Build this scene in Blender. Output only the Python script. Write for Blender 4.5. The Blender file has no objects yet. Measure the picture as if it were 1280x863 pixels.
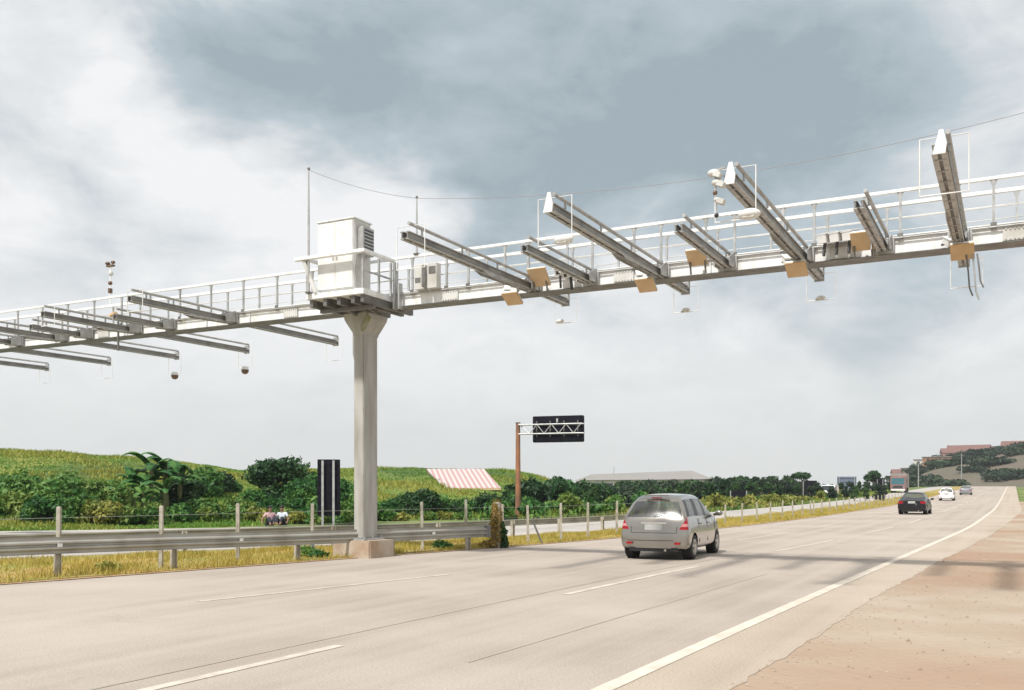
import bpy, bmesh, math, random
import numpy as np
from mathutils import Vector, Matrix, Euler

random.seed(7)
RNG = np.random.default_rng(11)
C = bpy.context.scene.collection
scene = bpy.context.scene
R_ = math.radians

# ------------------------------------------------------------------ layout
TH = R_(27.75)                                   # heading of the highway, clockwise from +Y
G2 = np.array([math.cos(TH), -math.sin(TH)])     # across the road, to the right
D2 = np.array([math.sin(TH), math.cos(TH)])      # along the road, away from the viewer
FOC = 1190.0                                     # focal length in pixels of a 1280 wide frame

def XY(s, t):
    return (D2[0]*s + G2[0]*t, D2[1]*s + G2[1]*t)

def rise(s):                                     # the road climbs gently far away
    s = np.asarray(s, float)
    a = np.clip(s-80, 0, 60); z = .5*.0002*a*a
    z = z + .012*np.clip(s-140, 0, 110)
    q = np.clip(s-250, 0, 80)
    return z + .012*q - .5*.00015*q*q

def smooth(e0, e1, x):
    k = np.clip((np.asarray(x, float)-e0)/(e1-e0), 0, 1)
    return k*k*(3-2*k)

def curve_fn(pts):
    xs = np.array([p[0] for p in pts], float); ys = np.array([p[1] for p in pts], float)
    def fn(s):
        s = np.asarray(s, float)
        acc = 0
        for o in (-6, -4, -2, 0, 2, 4, 6):
            acc = acc + np.interp(s+o, xs, ys)
        return acc/7
    return fn

EDGE = curve_fn([(-90,-33),(0,-17.8),(11.4,-15.5),(16.3,-14.4),(24.5,-12.8),(29,-11.7),(39,-10.7),(55,-10.0),(100,-10.1),(420,-10.1)])
LINE1 = curve_fn([(-90,-24),(0,-12.6),(11,-10.65),(16,-9.75),(24,-8.5),(31,-7.7),(40,-7.5),(52,-7.4),(420,-7.4)])
LINE2 = curve_fn([(-90,-8),(0,-6.5),(14,-6.35),(20,-6.1),(26,-5.6),(31,-5.15),(47,-4.45),(82,-4.35),(420,-4.35)])
RLINE = curve_fn([(-90,-4),(0,-3.25),(12,-2.94),(19,-2.64),(45,-1.63),(80,-1.3),(420,-1.3)])
SHOULD = curve_fn([(-90,-2.8),(0,-2.3),(12,-2.0),(18,-1.82),(24,-1.54),(30,-1.1),(45,-.4),(80,.6),(420,.8)])
ONEAR = curve_fn([(-90,-75),(0,-28),(15.4,-20.7),(20.5,-18.1),(29,-15.2),(35,-14.2),(50,-13.9),(100,-14.2),(420,-14.2)])
OFAR = curve_fn([(-90,-150),(10,-46),(25,-34),(32,-28),(40,-21.8),(47,-19.4),(66,-18.7),(100,-18.6),(420,-18.6)])

HX = np.array([-400,-100,0,68,150,260,300,420,530,640,672,700,730,770,1500])
HY = np.array([556,560,562,565.5,572,581.5,588,586,585.5,588,595,605,620,642,700.])
BX = np.array([-400,0,68,300,450,640,700,1500]); BY = np.array([40,40,41,46,53,60,70,70.])

def ground_z(x, y):
    x = np.asarray(x, float); y = np.asarray(y, float)
    s = x*D2[0]+y*D2[1]; t = x*G2[0]+y*G2[1]
    z = rise(s)*np.ones_like(x)
    yy = np.maximum(y, 1.)
    px = 640 + FOC*x/yy
    front = (y > 5)
    base = np.interp(px, BX, BY); ridge = base + 27
    top = 1.7 + (610-np.interp(px, HX, HY))*ridge/FOC
    top = np.maximum(top, 0)
    k = np.clip((yy-base)/(ridge-base), 0, 1)
    prof = k*k*(3-2*k)
    # a bench half way up the embankment
    prof = prof + .07*np.sin(k*math.pi*2.0)*np.where(px > 240, 1, .3)
    away = 1-smooth(60, 160, yy-ridge)
    bump = .10*np.sin(x*.9+y*.31)*np.sin(y*.55-x*.2)+.06*np.sin(x*2.3+1.3)*np.sin(y*1.7)
    hz = (top*prof + bump*np.clip(k*4, 0, 1)*(1-.8*np.clip(k-.8,0,.2)/.2))*away
    z = z + np.where(front, hz, 0)
    # low valley on the far side of the opposite road
    of = OFAR(s)
    v = smooth(4, 26, of-t)*smooth(45, 75, s)*smooth(690, 790, px)
    z = z - np.where(front, 5.0*v, 0)
    # the distant hill on the right, with houses
    r = np.hypot(x, y)
    d = np.degrees(np.arctan2(x, yy))
    hh = 17*np.exp(-((d-31.5)/5.5)**2)*smooth(300, 430, r)*(1-smooth(600, 900, r))
    hh = hh + 7.0*np.exp(-((d-24)/5)**2)*smooth(300, 430, r)*(1-smooth(600, 900, r))
    z = z + np.where(front, hh, 0)
    # an even verge to the right of the near shoulder
    return z

def gz(x, y):
    return float(ground_z(np.array([x]), np.array([y]))[0])

def spot(px, dist):                              # a ground point seen in the direction of column px, dist metres deep
    x = (px-640)/FOC*dist
    return x, dist, gz(x, dist)

def height_at(py, dist):
    return 1.7 + (610-py)*dist/FOC

# ------------------------------------------------------------------ materials
def srgb(r, g, b):
    f = lambda c: (c/255/12.92) if c/255 <= .04045 else ((c/255+.055)/1.055)**2.4
    return (f(r), f(g), f(b))

def new_mat(name):
    m = bpy.data.materials.new(name); m.use_nodes = True
    nt = m.node_tree
    return m, nt, nt.nodes['Principled BSDF']

def mat(name, col, rough=.6, metal=0., col2=None, scale=4., detail=5., lo=.35, hi=.65, bump=0., bscale=None,
        coat=0., stretch=None, col3=None, scale3=1., rotz=0., coords='Object', spec=.5, dist=.0):
    m, nt, b = new_mat(name)
    N = nt.nodes; L = nt.links
    b.inputs['Roughness'].default_value = rough
    b.inputs['Metallic'].default_value = metal
    b.inputs['Specular IOR Level'].default_value = spec
    if coat:
        b.inputs['Coat Weight'].default_value = coat; b.inputs['Coat Roughness'].default_value = .05
    b.inputs['Base Color'].default_value = (*col, 1)
    tc = N.new('ShaderNodeTexCoord')
    mp = N.new('ShaderNodeMapping'); L.new(tc.outputs[coords], mp.inputs['Vector'])
    mp.inputs['Rotation'].default_value = (0, 0, rotz)
    if stretch: mp.inputs['Scale'].default_value = stretch
    if col2 is not None:
        n = N.new('ShaderNodeTexNoise'); n.inputs['Scale'].default_value = scale; n.inputs['Detail'].default_value = detail
        n.inputs['Distortion'].default_value = dist
        L.new(mp.outputs[0], n.inputs['Vector'])
        r = N.new('ShaderNodeValToRGB'); r.color_ramp.elements[0].position = lo; r.color_ramp.elements[1].position = hi
        r.color_ramp.elements[0].color = (*col, 1); r.color_ramp.elements[1].color = (*col2, 1)
        L.new(n.outputs['Fac'], r.inputs['Fac'])
        out = r.outputs['Color']
        if col3 is not None:
            n3 = N.new('ShaderNodeTexNoise'); n3.inputs['Scale'].default_value = scale3; n3.inputs['Detail'].default_value = 4
            L.new(tc.outputs[coords], n3.inputs['Vector'])
            r3 = N.new('ShaderNodeValToRGB'); r3.color_ramp.elements[0].position = .45; r3.color_ramp.elements[1].position = .62
            L.new(n3.outputs['Fac'], r3.inputs['Fac'])
            mx = N.new('ShaderNodeMix'); mx.data_type = 'RGBA'
            L.new(r3.outputs['Color'], mx.inputs['Factor']); L.new(out, mx.inputs['A'])
            mx.inputs['B'].default_value = (*col3, 1)
            out = mx.outputs['Result']
        L.new(out, b.inputs['Base Color'])
    if bump:
        n2 = N.new('ShaderNodeTexNoise'); n2.inputs['Scale'].default_value = bscale or scale*4; n2.inputs['Detail'].default_value = 6
        L.new(tc.outputs[coords], n2.inputs['Vector'])
        bp = N.new('ShaderNodeBump'); bp.inputs['Strength'].default_value = bump; bp.inputs['Distance'].default_value = .05
        L.new(n2.outputs['Fac'], bp.inputs['Height']); L.new(bp.outputs[0], b.inputs['Normal'])
    return m

def asphalt_mat(name, base, dark, light, rotz):
    m, nt, b = new_mat(name); N = nt.nodes; L = nt.links
    b.inputs['Roughness'].default_value = .85
    b.inputs['Specular IOR Level'].default_value = .25
    tc = N.new('ShaderNodeTexCoord')
    mp = N.new('ShaderNodeMapping'); mp.vector_type = 'TEXTURE'; mp.inputs['Rotation'].default_value = (0, 0, rotz)
    L.new(tc.outputs['Object'], mp.inputs['Vector'])
    st = N.new('ShaderNodeMapping'); st.inputs['Scale'].default_value = (2.0, .018, 1); L.new(mp.outputs[0], st.inputs['Vector'])
    def noise(vec, sc, det, rough=.55):
        n = N.new('ShaderNodeTexNoise'); n.inputs['Scale'].default_value = sc; n.inputs['Detail'].default_value = det
        n.inputs['Roughness'].default_value = rough
        L.new(vec, n.inputs['Vector']); return n.outputs['Fac']
    def ramp(fac, p0, p1, c0, c1):
        r = N.new('ShaderNodeValToRGB'); e = r.color_ramp.elements
        e[0].position = p0; e[1].position = p1; e[0].color = (*c0, 1); e[1].color = (*c1, 1)
        L.new(fac, r.inputs['Fac']); return r.outputs['Color']
    def mix(fac, a, bcol, mode='MIX', f=None):
        x = N.new('ShaderNodeMix'); x.data_type = 'RGBA'; x.blend_type = mode
        if fac is not None: L.new(fac, x.inputs['Factor'])
        else: x.inputs['Factor'].default_value = f
        L.new(a, x.inputs['A'])
        if isinstance(bcol, tuple): x.inputs['B'].default_value = (*bcol, 1)
        else: L.new(bcol, x.inputs['B'])
        return x.outputs['Result']
    streak = ramp(noise(st.outputs[0], 1.0, 4), .35, .68, base, dark)
    patch = ramp(noise(tc.outputs['Object'], .22, 5), .42, .66, (0, 0, 0), (1, 1, 1))
    c = mix(patch, streak, light)
    fine = ramp(noise(tc.outputs['Object'], 38, 5, .8), .3, .7, (.62, .62, .62), (1.25, 1.25, 1.25))
    c = mix(None, c, fine, 'MULTIPLY', .8)
    # hairline cracks
    v = N.new('ShaderNodeTexVoronoi'); v.feature = 'DISTANCE_TO_EDGE'; v.inputs['Scale'].default_value = .35
    w = N.new('ShaderNodeTexNoise'); w.inputs['Scale'].default_value = 1.3; w.inputs['Detail'].default_value = 5
    L.new(mp.outputs[0], w.inputs['Vector'])
    ad = N.new('ShaderNodeVectorMath'); ad.operation = 'ADD'
    L.new(mp.outputs[0], ad.inputs[0]); L.new(w.outputs['Color'], ad.inputs[1]); L.new(ad.outputs[0], v.inputs['Vector'])
    cr = ramp(v.outputs['Distance'], .004, .012, (1, 1, 1), (0, 0, 0))
    am = ramp(noise(tc.outputs['Object'], .3, 3), .55, .66, (0, 0, 0), (.4, .4, .4))
    cm = N.new('ShaderNodeMix'); cm.data_type = 'RGBA'; cm.blend_type = 'MULTIPLY'; cm.inputs['Factor'].default_value = 1
    L.new(cr, cm.inputs['A']); L.new(am, cm.inputs['B'])
    c = mix(cm.outputs['Result'], c, tuple(x*.72 for x in base))
    L.new(c, b.inputs['Base Color'])
    n2 = N.new('ShaderNodeTexNoise'); n2.inputs['Scale'].default_value = 60; n2.inputs['Detail'].default_value = 4
    L.new(tc.outputs['Object'], n2.inputs['Vector'])
    bp = N.new('ShaderNodeBump'); bp.inputs['Strength'].default_value = .35; bp.inputs['Distance'].default_value = .01
    L.new(n2.outputs['Fac'], bp.inputs['Height']); L.new(bp.outputs[0], b.inputs['Normal'])
    return m

def paint_mat(name, col, under):
    m, nt, b = new_mat(name); N = nt.nodes; L = nt.links
    b.inputs['Roughness'].default_value = .7
    tc = N.new('ShaderNodeTexCoord')
    n = N.new('ShaderNodeTexNoise'); n.inputs['Scale'].default_value = 2.2; n.inputs['Detail'].default_value = 9; n.inputs['Roughness'].default_value = .75
    L.new(tc.outputs['Object'], n.inputs['Vector'])
    r = N.new('ShaderNodeValToRGB'); e = r.color_ramp.elements
    e[0].position = .40; e[1].position = .60; e[0].color = (*under, 1); e[1].color = (*col, 1)
    L.new(n.outputs['Fac'], r.inputs['Fac']); L.new(r.outputs['Color'], b.inputs['Base Color'])
    return m

def foliage_mat(name, c1, c2, c3, scale=.9):
    m, nt, b = new_mat(name); N = nt.nodes; L = nt.links
    b.inputs['Roughness'].default_value = .55
    b.inputs['Specular IOR Level'].default_value = .3
    at = N.new('ShaderNodeAttribute'); at.attribute_name = 'tint'
    oi = N.new('ShaderNodeObjectInfo')
    tc = N.new('ShaderNodeTexCoord')
    n = N.new('ShaderNodeTexNoise'); n.inputs['Scale'].default_value = scale; n.inputs['Detail'].default_value = 3
    L.new(tc.outputs['Object'], n.inputs['Vector'])
    a1 = N.new('ShaderNodeMath'); a1.operation = 'MULTIPLY_ADD'
    L.new(at.outputs['Fac'], a1.inputs[0]); a1.inputs[1].default_value = .45; L.new(n.outputs['Fac'], a1.inputs[2])
    a2 = N.new('ShaderNodeMath'); a2.operation = 'MULTIPLY_ADD'
    L.new(oi.outputs['Random'], a2.inputs[0]); a2.inputs[1].default_value = .22; L.new(a1.outputs[0], a2.inputs[2])
    r = N.new('ShaderNodeValToRGB'); e = r.color_ramp.elements
    e[0].position = .42; e[0].color = (*c1, 1); e[1].position = 1.05; e[1].color = (*c3, 1)
    k = e.new(.78); k.color = (*c2, 1)
    L.new(a2.outputs[0], r.inputs['Fac'])
    L.new(r.outputs['Color'], b.inputs['Base Color'])
    tr = N.new('ShaderNodeBsdfTranslucent'); L.new(r.outputs['Color'], tr.inputs['Color'])
    ms = N.new('ShaderNodeMixShader'); ms.inputs[0].default_value = .22
    L.new(b.outputs[0], ms.inputs[1]); L.new(tr.outputs[0], ms.inputs[2])
    L.new(ms.outputs[0], N['Material Output'].inputs['Surface'])
    return m

def glass_mat(name, tint, keep):
    m, nt, b = new_mat(name); N = nt.nodes; L = nt.links
    N.remove(b)
    tr = N.new('ShaderNodeBsdfTransparent'); tr.inputs['Color'].default_value = (*tint, 1)
    gl = N.new('ShaderNodeBsdfGlossy'); gl.inputs['Roughness'].default_value = .16
    dk = N.new('ShaderNodeBsdfDiffuse'); dk.inputs['Color'].default_value = (.02, .025, .03, 1)
    lw = N.new('ShaderNodeLayerWeight'); lw.inputs['Blend'].default_value = .5
    pw = N.new('ShaderNodeMath'); pw.operation = 'POWER'; L.new(lw.outputs['Facing'], pw.inputs[0]); pw.inputs[1].default_value = 4.5
    fr = N.new('ShaderNodeMath'); fr.operation = 'MULTIPLY_ADD'; L.new(pw.outputs[0], fr.inputs[0]); fr.inputs[1].default_value = .7; fr.inputs[2].default_value = .19
    m1 = N.new('ShaderNodeMixShader'); m1.inputs[0].default_value = 1-keep
    L.new(tr.outputs[0], m1.inputs[1]); L.new(dk.outputs[0], m1.inputs[2])
    m2 = N.new('ShaderNodeMixShader'); L.new(fr.outputs[0], m2.inputs[0])
    L.new(m1.outputs[0], m2.inputs[1]); L.new(gl.outputs[0], m2.inputs[2])
    L.new(m2.outputs[0], N['Material Output'].inputs['Surface'])
    return m

def stripe_mat(name, a, b_, period):
    m, nt, b = new_mat(name); N = nt.nodes; L = nt.links
    b.inputs['Roughness'].default_value = .7
    tc = N.new('ShaderNodeTexCoord'); sx = N.new('ShaderNodeSeparateXYZ'); L.new(tc.outputs['Object'], sx.inputs[0])
    sk_ = N.new('ShaderNodeMath'); sk_.operation = 'MULTIPLY_ADD'; L.new(sx.outputs['Y'], sk_.inputs[0]); sk_.inputs[1].default_value = .17; L.new(sx.outputs['X'], sk_.inputs[2])
    d = N.new('ShaderNodeMath'); d.operation = 'DIVIDE'; L.new(sk_.outputs[0], d.inputs[0]); d.inputs[1].default_value = period
    fr = N.new('ShaderNodeMath'); fr.operation = 'FRACT'; L.new(d.outputs[0], fr.inputs[0])
    n = N.new('ShaderNodeTexNoise'); n.inputs['Scale'].default_value = 1.5; n.inputs['Detail'].default_value = 6
    L.new(tc.outputs['Object'], n.inputs['Vector'])
    ad = N.new('ShaderNodeMath'); ad.operation = 'MULTIPLY_ADD'; L.new(n.outputs['Fac'], ad.inputs[0]); ad.inputs[1].default_value = .25; L.new(fr.outputs[0], ad.inputs[2])
    r = N.new('ShaderNodeValToRGB'); e = r.color_ramp.elements
    e[0].position = .58; e[1].position = .66; e[0].color = (*a, 1); e[1].color = (*b_, 1)
    L.new(ad.outputs[0], r.inputs['Fac']); L.new(r.outputs['Color'], b.inputs['Base Color'])
    return m

M = {}
M['white_steel'] = mat('white_steel', (.80,.81,.81), .45, col2=(.58,.57,.53), scale=2.2, stretch=(3,3,.6), lo=.48, hi=.82, bump=.04, bscale=14)
M['steel_dirty'] = mat('weathered_white_steel', (.60,.60,.58), .5, col2=(.40,.38,.33), scale=1.6, lo=.42, hi=.75, bump=.05, bscale=10)
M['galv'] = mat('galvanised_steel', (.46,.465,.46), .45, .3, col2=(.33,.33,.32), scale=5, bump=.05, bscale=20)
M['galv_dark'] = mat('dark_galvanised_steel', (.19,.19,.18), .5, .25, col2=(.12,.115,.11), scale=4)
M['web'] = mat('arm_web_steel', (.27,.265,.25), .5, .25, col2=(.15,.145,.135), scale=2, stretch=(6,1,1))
M['rail_steel'] = mat('guard_rail_steel', (.40,.395,.355), .5, .3, col2=(.30,.285,.245), scale=1.7, lo=.4, hi=.7, bump=.04, bscale=9)
M['concrete'] = mat('concrete', (.50,.47,.42), .9, col2=(.36,.33,.29), scale=2.5, bump=.25, bscale=18)
M['column'] = mat('painted_column', (.43,.42,.39), .6, col2=(.29,.275,.245), scale=1.4, stretch=(3,3,.5), lo=.4, hi=.7, bump=.04, bscale=12)
M['footing'] = mat('footing_concrete', (.46,.39,.31), .9, col2=(.34,.22,.135), scale=1.6, lo=.45, hi=.68, bump=.25, bscale=14)
M['moss'] = mat('mossy_steel', (.20,.23,.07), .8, col2=(.33,.31,.24), scale=5)
M['post'] = mat('weathered_fence_post', (.46,.43,.36), .9, col2=(.32,.29,.23), scale=6, bump=.2, bscale=30)
M['tan'] = mat('tan_radome', (.64,.47,.28), .6, col2=(.54,.38,.21), scale=3)
M['white_plastic'] = mat('white_plastic', (.80,.80,.79), .4, col2=(.68,.68,.66), scale=4)
M['black_plastic'] = mat('black_plastic', (.03,.03,.035), .45, col2=(.05,.05,.05), scale=6)
M['brown'] = mat('brown_dome', (.16,.09,.05), .3, col2=(.10,.06,.035), scale=6)
M['rust'] = mat('rusty_post', (.20,.10,.06), .75, col2=(.34,.15,.07), scale=1.3, lo=.4, hi=.62, bump=.1, bscale=20)
M['sign_back'] = mat('dark_sign_back', (.007,.007,.012), .8, spec=.12, col2=(.014,.014,.022), scale=2, stretch=(8,8,.4))
M['sign_blue'] = mat('blue_grey_sign_back', (.12,.15,.22), .55, col2=(.17,.20,.26), scale=2)
M['asphalt'] = asphalt_mat('pale_asphalt', (.43,.372,.318), (.34,.29,.245), (.465,.407,.35), -TH)
M['asphalt_opp'] = asphalt_mat('opposite_asphalt', (.44,.41,.375), (.38,.35,.32), (.48,.45,.41), -TH)
M['asphalt_sh'] = asphalt_mat('shoulder_asphalt', (.45,.38,.305), (.38,.315,.245), (.49,.42,.345), -TH)
M['seam'] = mat('tar_seam', (.33,.285,.245), .8, col2=(.40,.35,.30), scale=1.5)
M['paint'] = paint_mat('worn_road_paint', (.60,.54,.47), (.46,.395,.335))
M['paint_edge'] = paint_mat('edge_road_paint', (.68,.61,.51), (.54,.465,.385))
M['dirt'] = mat('reddish_dirt', (.35,.265,.19), .95, col2=(.41,.34,.265), scale=.5, detail=9, lo=.36, hi=.60, bump=.5, bscale=9, col3=(.33,.22,.145), scale3=.13)
M['stone'] = mat('gravel_stone', (.42,.34,.27), .95, col2=(.32,.24,.18), scale=3)
M['soil'] = mat('meadow_ground', (.10,.18,.03), .95, col2=(.22,.23,.045), scale=.35, detail=9, bump=.5, bscale=3, col3=(.06,.10,.025), scale3=.12)
M['median'] = mat('dry_median_turf', (.33,.25,.06), .95, col2=(.42,.27,.10), scale=.9, detail=9, bump=.6, bscale=8, col3=(.24,.24,.05), scale3=.5)
M['edge_soil'] = mat('edge_soil', (.32,.19,.09), .95, col2=(.42,.29,.16), scale=3, detail=8, bump=.6, bscale=14)
M['blades'] = foliage_mat('dry_grass_blades', (.16,.19,.03), (.40,.32,.055), (.52,.42,.12), .6)
M['hill_blades'] = foliage_mat('hill_grass_blades', (.04,.15,.02), (.13,.25,.032), (.32,.32,.06), .10)
M['leaf_dark'] = foliage_mat('dark_leaves', (.010,.032,.013), (.022,.07,.022), (.06,.13,.035), .5)
M['leaf_deep'] = foliage_mat('deep_green_leaves', (.014,.055,.015), (.042,.145,.03), (.13,.25,.05), .7)
M['leaf_mid'] = foliage_mat('green_leaves', (.025,.085,.018), (.065,.17,.03), (.18,.25,.05), .8)
M['leaf_yellow'] = foliage_mat('yellow_green_leaves', (.08,.13,.02), (.19,.22,.04), (.33,.31,.07), .8)
M['leaf_far'] = foliage_mat('far_dark_leaves', (.010,.026,.018), (.020,.046,.026), (.045,.075,.035), .3)
M['vine'] = foliage_mat('dry_vine_leaves', (.15,.12,.02), (.32,.22,.05), (.42,.30,.10), 2.0)
M['bark'] = mat('bark', (.10,.075,.05), .95, col2=(.17,.13,.09), scale=5, bump=.4, bscale=20)
M['stem'] = mat('plant_stem', (.12,.16,.05), .7, col2=(.2,.17,.07), scale=5)
M['silver'] = mat('silver_car_paint', (.30,.28,.252), .2, .8, coat=1.)
M['black_car'] = mat('dark_car_paint', (.008,.007,.010), .3, 0., coat=.25, spec=.3)
M['white_car'] = mat('white_car_paint', (.72,.73,.74), .3, 0, coat=1.)
M['grey_car'] = mat('grey_car_paint', (.30,.31,.33), .3, .6, coat=1.)
M['red_paint'] = mat('red_truck_paint', (.27,.12,.115), .5, 0, col2=(.30,.19,.18), scale=2)
M['glass'] = glass_mat('car_glass', (.82,.92,.90), .96)
M['dark_glass'] = glass_mat('tinted_glass', (.50,.58,.56), .75)
M['teal_glass'] = mat('teal_windscreen', (.05,.15,.18), .08, 0, spec=.8)
M['tail_red'] = mat('tail_light_red', (.30,.004,.010), .25, 0, spec=.4)
M['tail_clear'] = mat('reversing_lens', (.50,.22,.22), .2, 0)
M['tyre'] = mat('tyre_rubber', (.018,.018,.018), .85, col2=(.03,.028,.026), scale=12)
M['alloy'] = mat('alloy_rim', (.50,.48,.45), .35, .7)
M['underbody'] = mat('underbody', (.010,.010,.010), .8)
M['interior'] = mat('car_interior', (.06,.058,.055), .8)
M['plate'] = mat('number_plate', (.36,.36,.35), .4, col2=(.40,.40,.39), scale=30)
M['chrome'] = mat('chrome', (.75,.75,.75), .12, 1.)
M['skin'] = mat('skin', (.24,.13,.085), .6)
M['pink_cloth'] = mat('pink_cloth', (.62,.40,.42), .9, col2=(.52,.32,.34), scale=9)
M['white_cloth'] = mat('white_cloth', (.66,.72,.78), .9, col2=(.52,.58,.66), scale=9)
M['dark_cloth'] = mat('dark_cloth', (.03,.035,.05), .9)
M['hair'] = mat('dark_hair', (.012,.010,.009), .6)
M['roof_pale'] = mat('pale_metal_roof', (.30,.28,.26), .6, col2=(.24,.225,.205), scale=.3, stretch=(1,8,1))
M['wall_pale'] = mat('pale_plaster', (.62,.60,.55), .85, col2=(.50,.48,.43), scale=.6)
M['wall_pink'] = mat('pink_plaster', (.45,.27,.24), .85, col2=(.38,.23,.20), scale=.6)
M['wall_brick'] = mat('raw_block_wall', (.34,.19,.12), .9, col2=(.28,.16,.10), scale=1.5)
M['tile_red'] = mat('red_tile_roof', (.20,.105,.09), .8, col2=(.16,.09,.075), scale=2)
M['window_dark'] = mat('dark_window', (.03,.035,.04), .15)
M['stripes'] = stripe_mat('red_and_white_stripes', (.52,.48,.46), (.44,.27,.255), .40)
M['far_soil'] = mat('far_hill_ground', (.15,.125,.09), .95, col2=(.10,.095,.06), scale=.05, detail=7, col3=(.13,.10,.075), scale3=.03)
M['cable'] = mat('cable_sheath', (.28,.27,.28), .6)

# ------------------------------------------------------------------ mesh helpers
class MB:
    def __init__(self): self.v = []; self.f = []
    def add(self, vs, fs):
        o = len(self.v); self.v += [tuple(map(float, p)) for p in vs]; self.f += [tuple(i+o for i in q) for q in fs]; return self
    def box(self, c, size, rot=None):
        hx, hy, hz = size[0]/2, size[1]/2, size[2]/2
        vs = [Vector((x, y, z)) for z in (-hz, hz) for y in (-hy, hy) for x in (-hx, hx)]
        if rot is not None:
            e = Euler(rot).to_matrix(); vs = [e @ p for p in vs]
        vs = [p+Vector(c) for p in vs]
        return self.add(vs, [(0,2,3,1),(4,5,7,6),(0,1,5,4),(2,6,7,3),(0,4,6,2),(1,3,7,5)])
    def span(self, x0, x1, y0, y1, z0, z1):
        return self.box(((x0+x1)/2, (y0+y1)/2, (z0+z1)/2), (x1-x0, y1-y0, z1-z0))
    def loft(self, rings, cap=True):
        n = len(rings[0]); vs = [p for r in rings for p in r]; fs = []
        for i in range(len(rings)-1):
            for j in range(n):
                k = (j+1) % n
                fs.append((i*n+j, i*n+k, (i+1)*n+k, (i+1)*n+j))
        if cap:
            fs.append(tuple(range(n-1, -1, -1))); fs.append(tuple((len(rings)-1)*n+j for j in range(n)))
        return self.add(vs, fs)
    def tube(self, pts, r, n=8, cap=True):
        pts = [Vector(p) for p in pts]
        rr = r if isinstance(r, (list, tuple)) else [r]*len(pts)
        rings = []; up = None
        for i, p in enumerate(pts):
            a = pts[max(i-1, 0)]; b = pts[min(i+1, len(pts)-1)]
            t = (b-a).normalized()
            if up is None:
                up = Vector((0,0,1)) if abs(t.z) < .9 else Vector((0,1,0))
            x = t.cross(up).normalized(); y = x.cross(t).normalized(); up = y
            rings.append([p + (x*math.cos(2*math.pi*k/n) + y*math.sin(2*math.pi*k/n))*rr[i] for k in range(n)])
        return self.loft(rings, cap)
    def bar(self, a, b, w, h):                 # rectangular bar, h is vertical
        a = Vector(a); b = Vector(b); t = (b-a).normalized()
        up = Vector((0,0,1)) if abs(t.z) < .95 else Vector((0,1,0))
        x = t.cross(up).normalized(); y = x.cross(t).normalized()
        rings = [[p + x*sx*w/2 + y*sy*h/2 for sx, sy in ((-1,-1),(1,-1),(1,1),(-1,1))] for p in (a, b)]
        return self.loft(rings)
    def prism(self, poly, axis, a, b):         # polygon in the two other axes, extruded along axis
        def P(u, v, w):
            return {'x': (w, u, v), 'y': (u, w, v), 'z': (u, v, w)}[axis]
        return self.loft([[P(u, v, a) for u, v in poly], [P(u, v, b) for u, v in poly]])
    def ball(self, c, r, n=10, m=7, sc=(1,1,1)):
        rings = []
        for i in range(1, m):
            ph = math.pi*i/m
            rings.append([(c[0]+r*sc[0]*math.sin(ph)*math.cos(2*math.pi*k/n), c[1]+r*sc[1]*math.sin(ph)*math.sin(2*math.pi*k/n), c[2]-r*sc[2]*math.cos(ph)) for k in range(n)])
        o = len(self.v); self.loft(rings, False)
        b = len(self.v); self.v += [(c[0], c[1], c[2]-r*sc[2]), (c[0], c[1], c[2]+r*sc[2])]
        for k in range(n):
            self.f.append((b, o+(k+1) % n, o+k)); l = o+(m-2)*n
            self.f.append((b+1, l+k, l+(k+1) % n))
        return self
    def build(self, name, material, parent=None, smooth_=None, bevel=0.):
        me = bpy.data.meshes.new(name); me.from_pydata(self.v, [], self.f); me.update()
        bm = bmesh.new(); bm.from_mesh(me); bmesh.ops.recalc_face_normals(bm, faces=bm.faces)
        if bevel:
            bmesh.ops.bevel(bm, geom=[e for e in bm.edges if len(e.link_faces) == 2 and e.calc_face_angle(0) > .5], offset=bevel, segments=2, affect='EDGES', clamp_overlap=True)
        bm.to_mesh(me); bm.free()
        me.materials.append(material)
        if smooth_ is not None:
            me.shade_smooth(); me.set_sharp_from_angle(angle=R_(smooth_))
        o = bpy.data.objects.new(name, me); C.objects.link(o)
        if parent is not None: o.parent = parent
        return o

def np_mesh(name, verts, faces_n, material, parent=None, tint=None):
    """verts (N*k,3) where each face uses k consecutive vertices"""
    n = len(verts)//faces_n
    me = bpy.data.meshes.new(name)
    me.vertices.add(len(verts)); me.vertices.foreach_set('co', np.asarray(verts, np.float32).ravel())
    me.loops.add(len(verts)); me.loops.foreach_set('vertex_index', np.arange(len(verts), dtype=np.int32))
    me.polygons.add(n); me.polygons.foreach_set('loop_start', np.arange(0, len(verts), faces_n, dtype=np.int32))
    me.update(calc_edges=True)
    if tint is not None:
        a = me.attributes.new('tint', 'FLOAT', 'FACE'); a.data.foreach_set('value', np.asarray(tint, np.float32))
    me.materials.append(material)
    o = bpy.data.objects.new(name, me); C.objects.link(o)
    if parent is not None: o.parent = parent
    return o

def tag(o, label=None, cat=None, group=None, kind=None):
    if label: o['label'] = label
    if cat: o['category'] = cat
    if group: o['group'] = group
    if kind: o['kind'] = kind
    return o

def thing(name, label, cat, loc=(0,0,0), rotz=0., group=None):
    o = bpy.data.objects.new(name, None); C.objects.link(o)
    o.location = loc; o.rotation_euler = (0, 0, rotz); o.empty_display_size = .3
    return tag(o, label, cat, group)

def copy_tree(o, parent=None):
    c = o.copy(); C.objects.link(c)
    if parent is not None: c.parent = parent
    for ch in list(o.children): copy_tree(ch, c)
    return c

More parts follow.
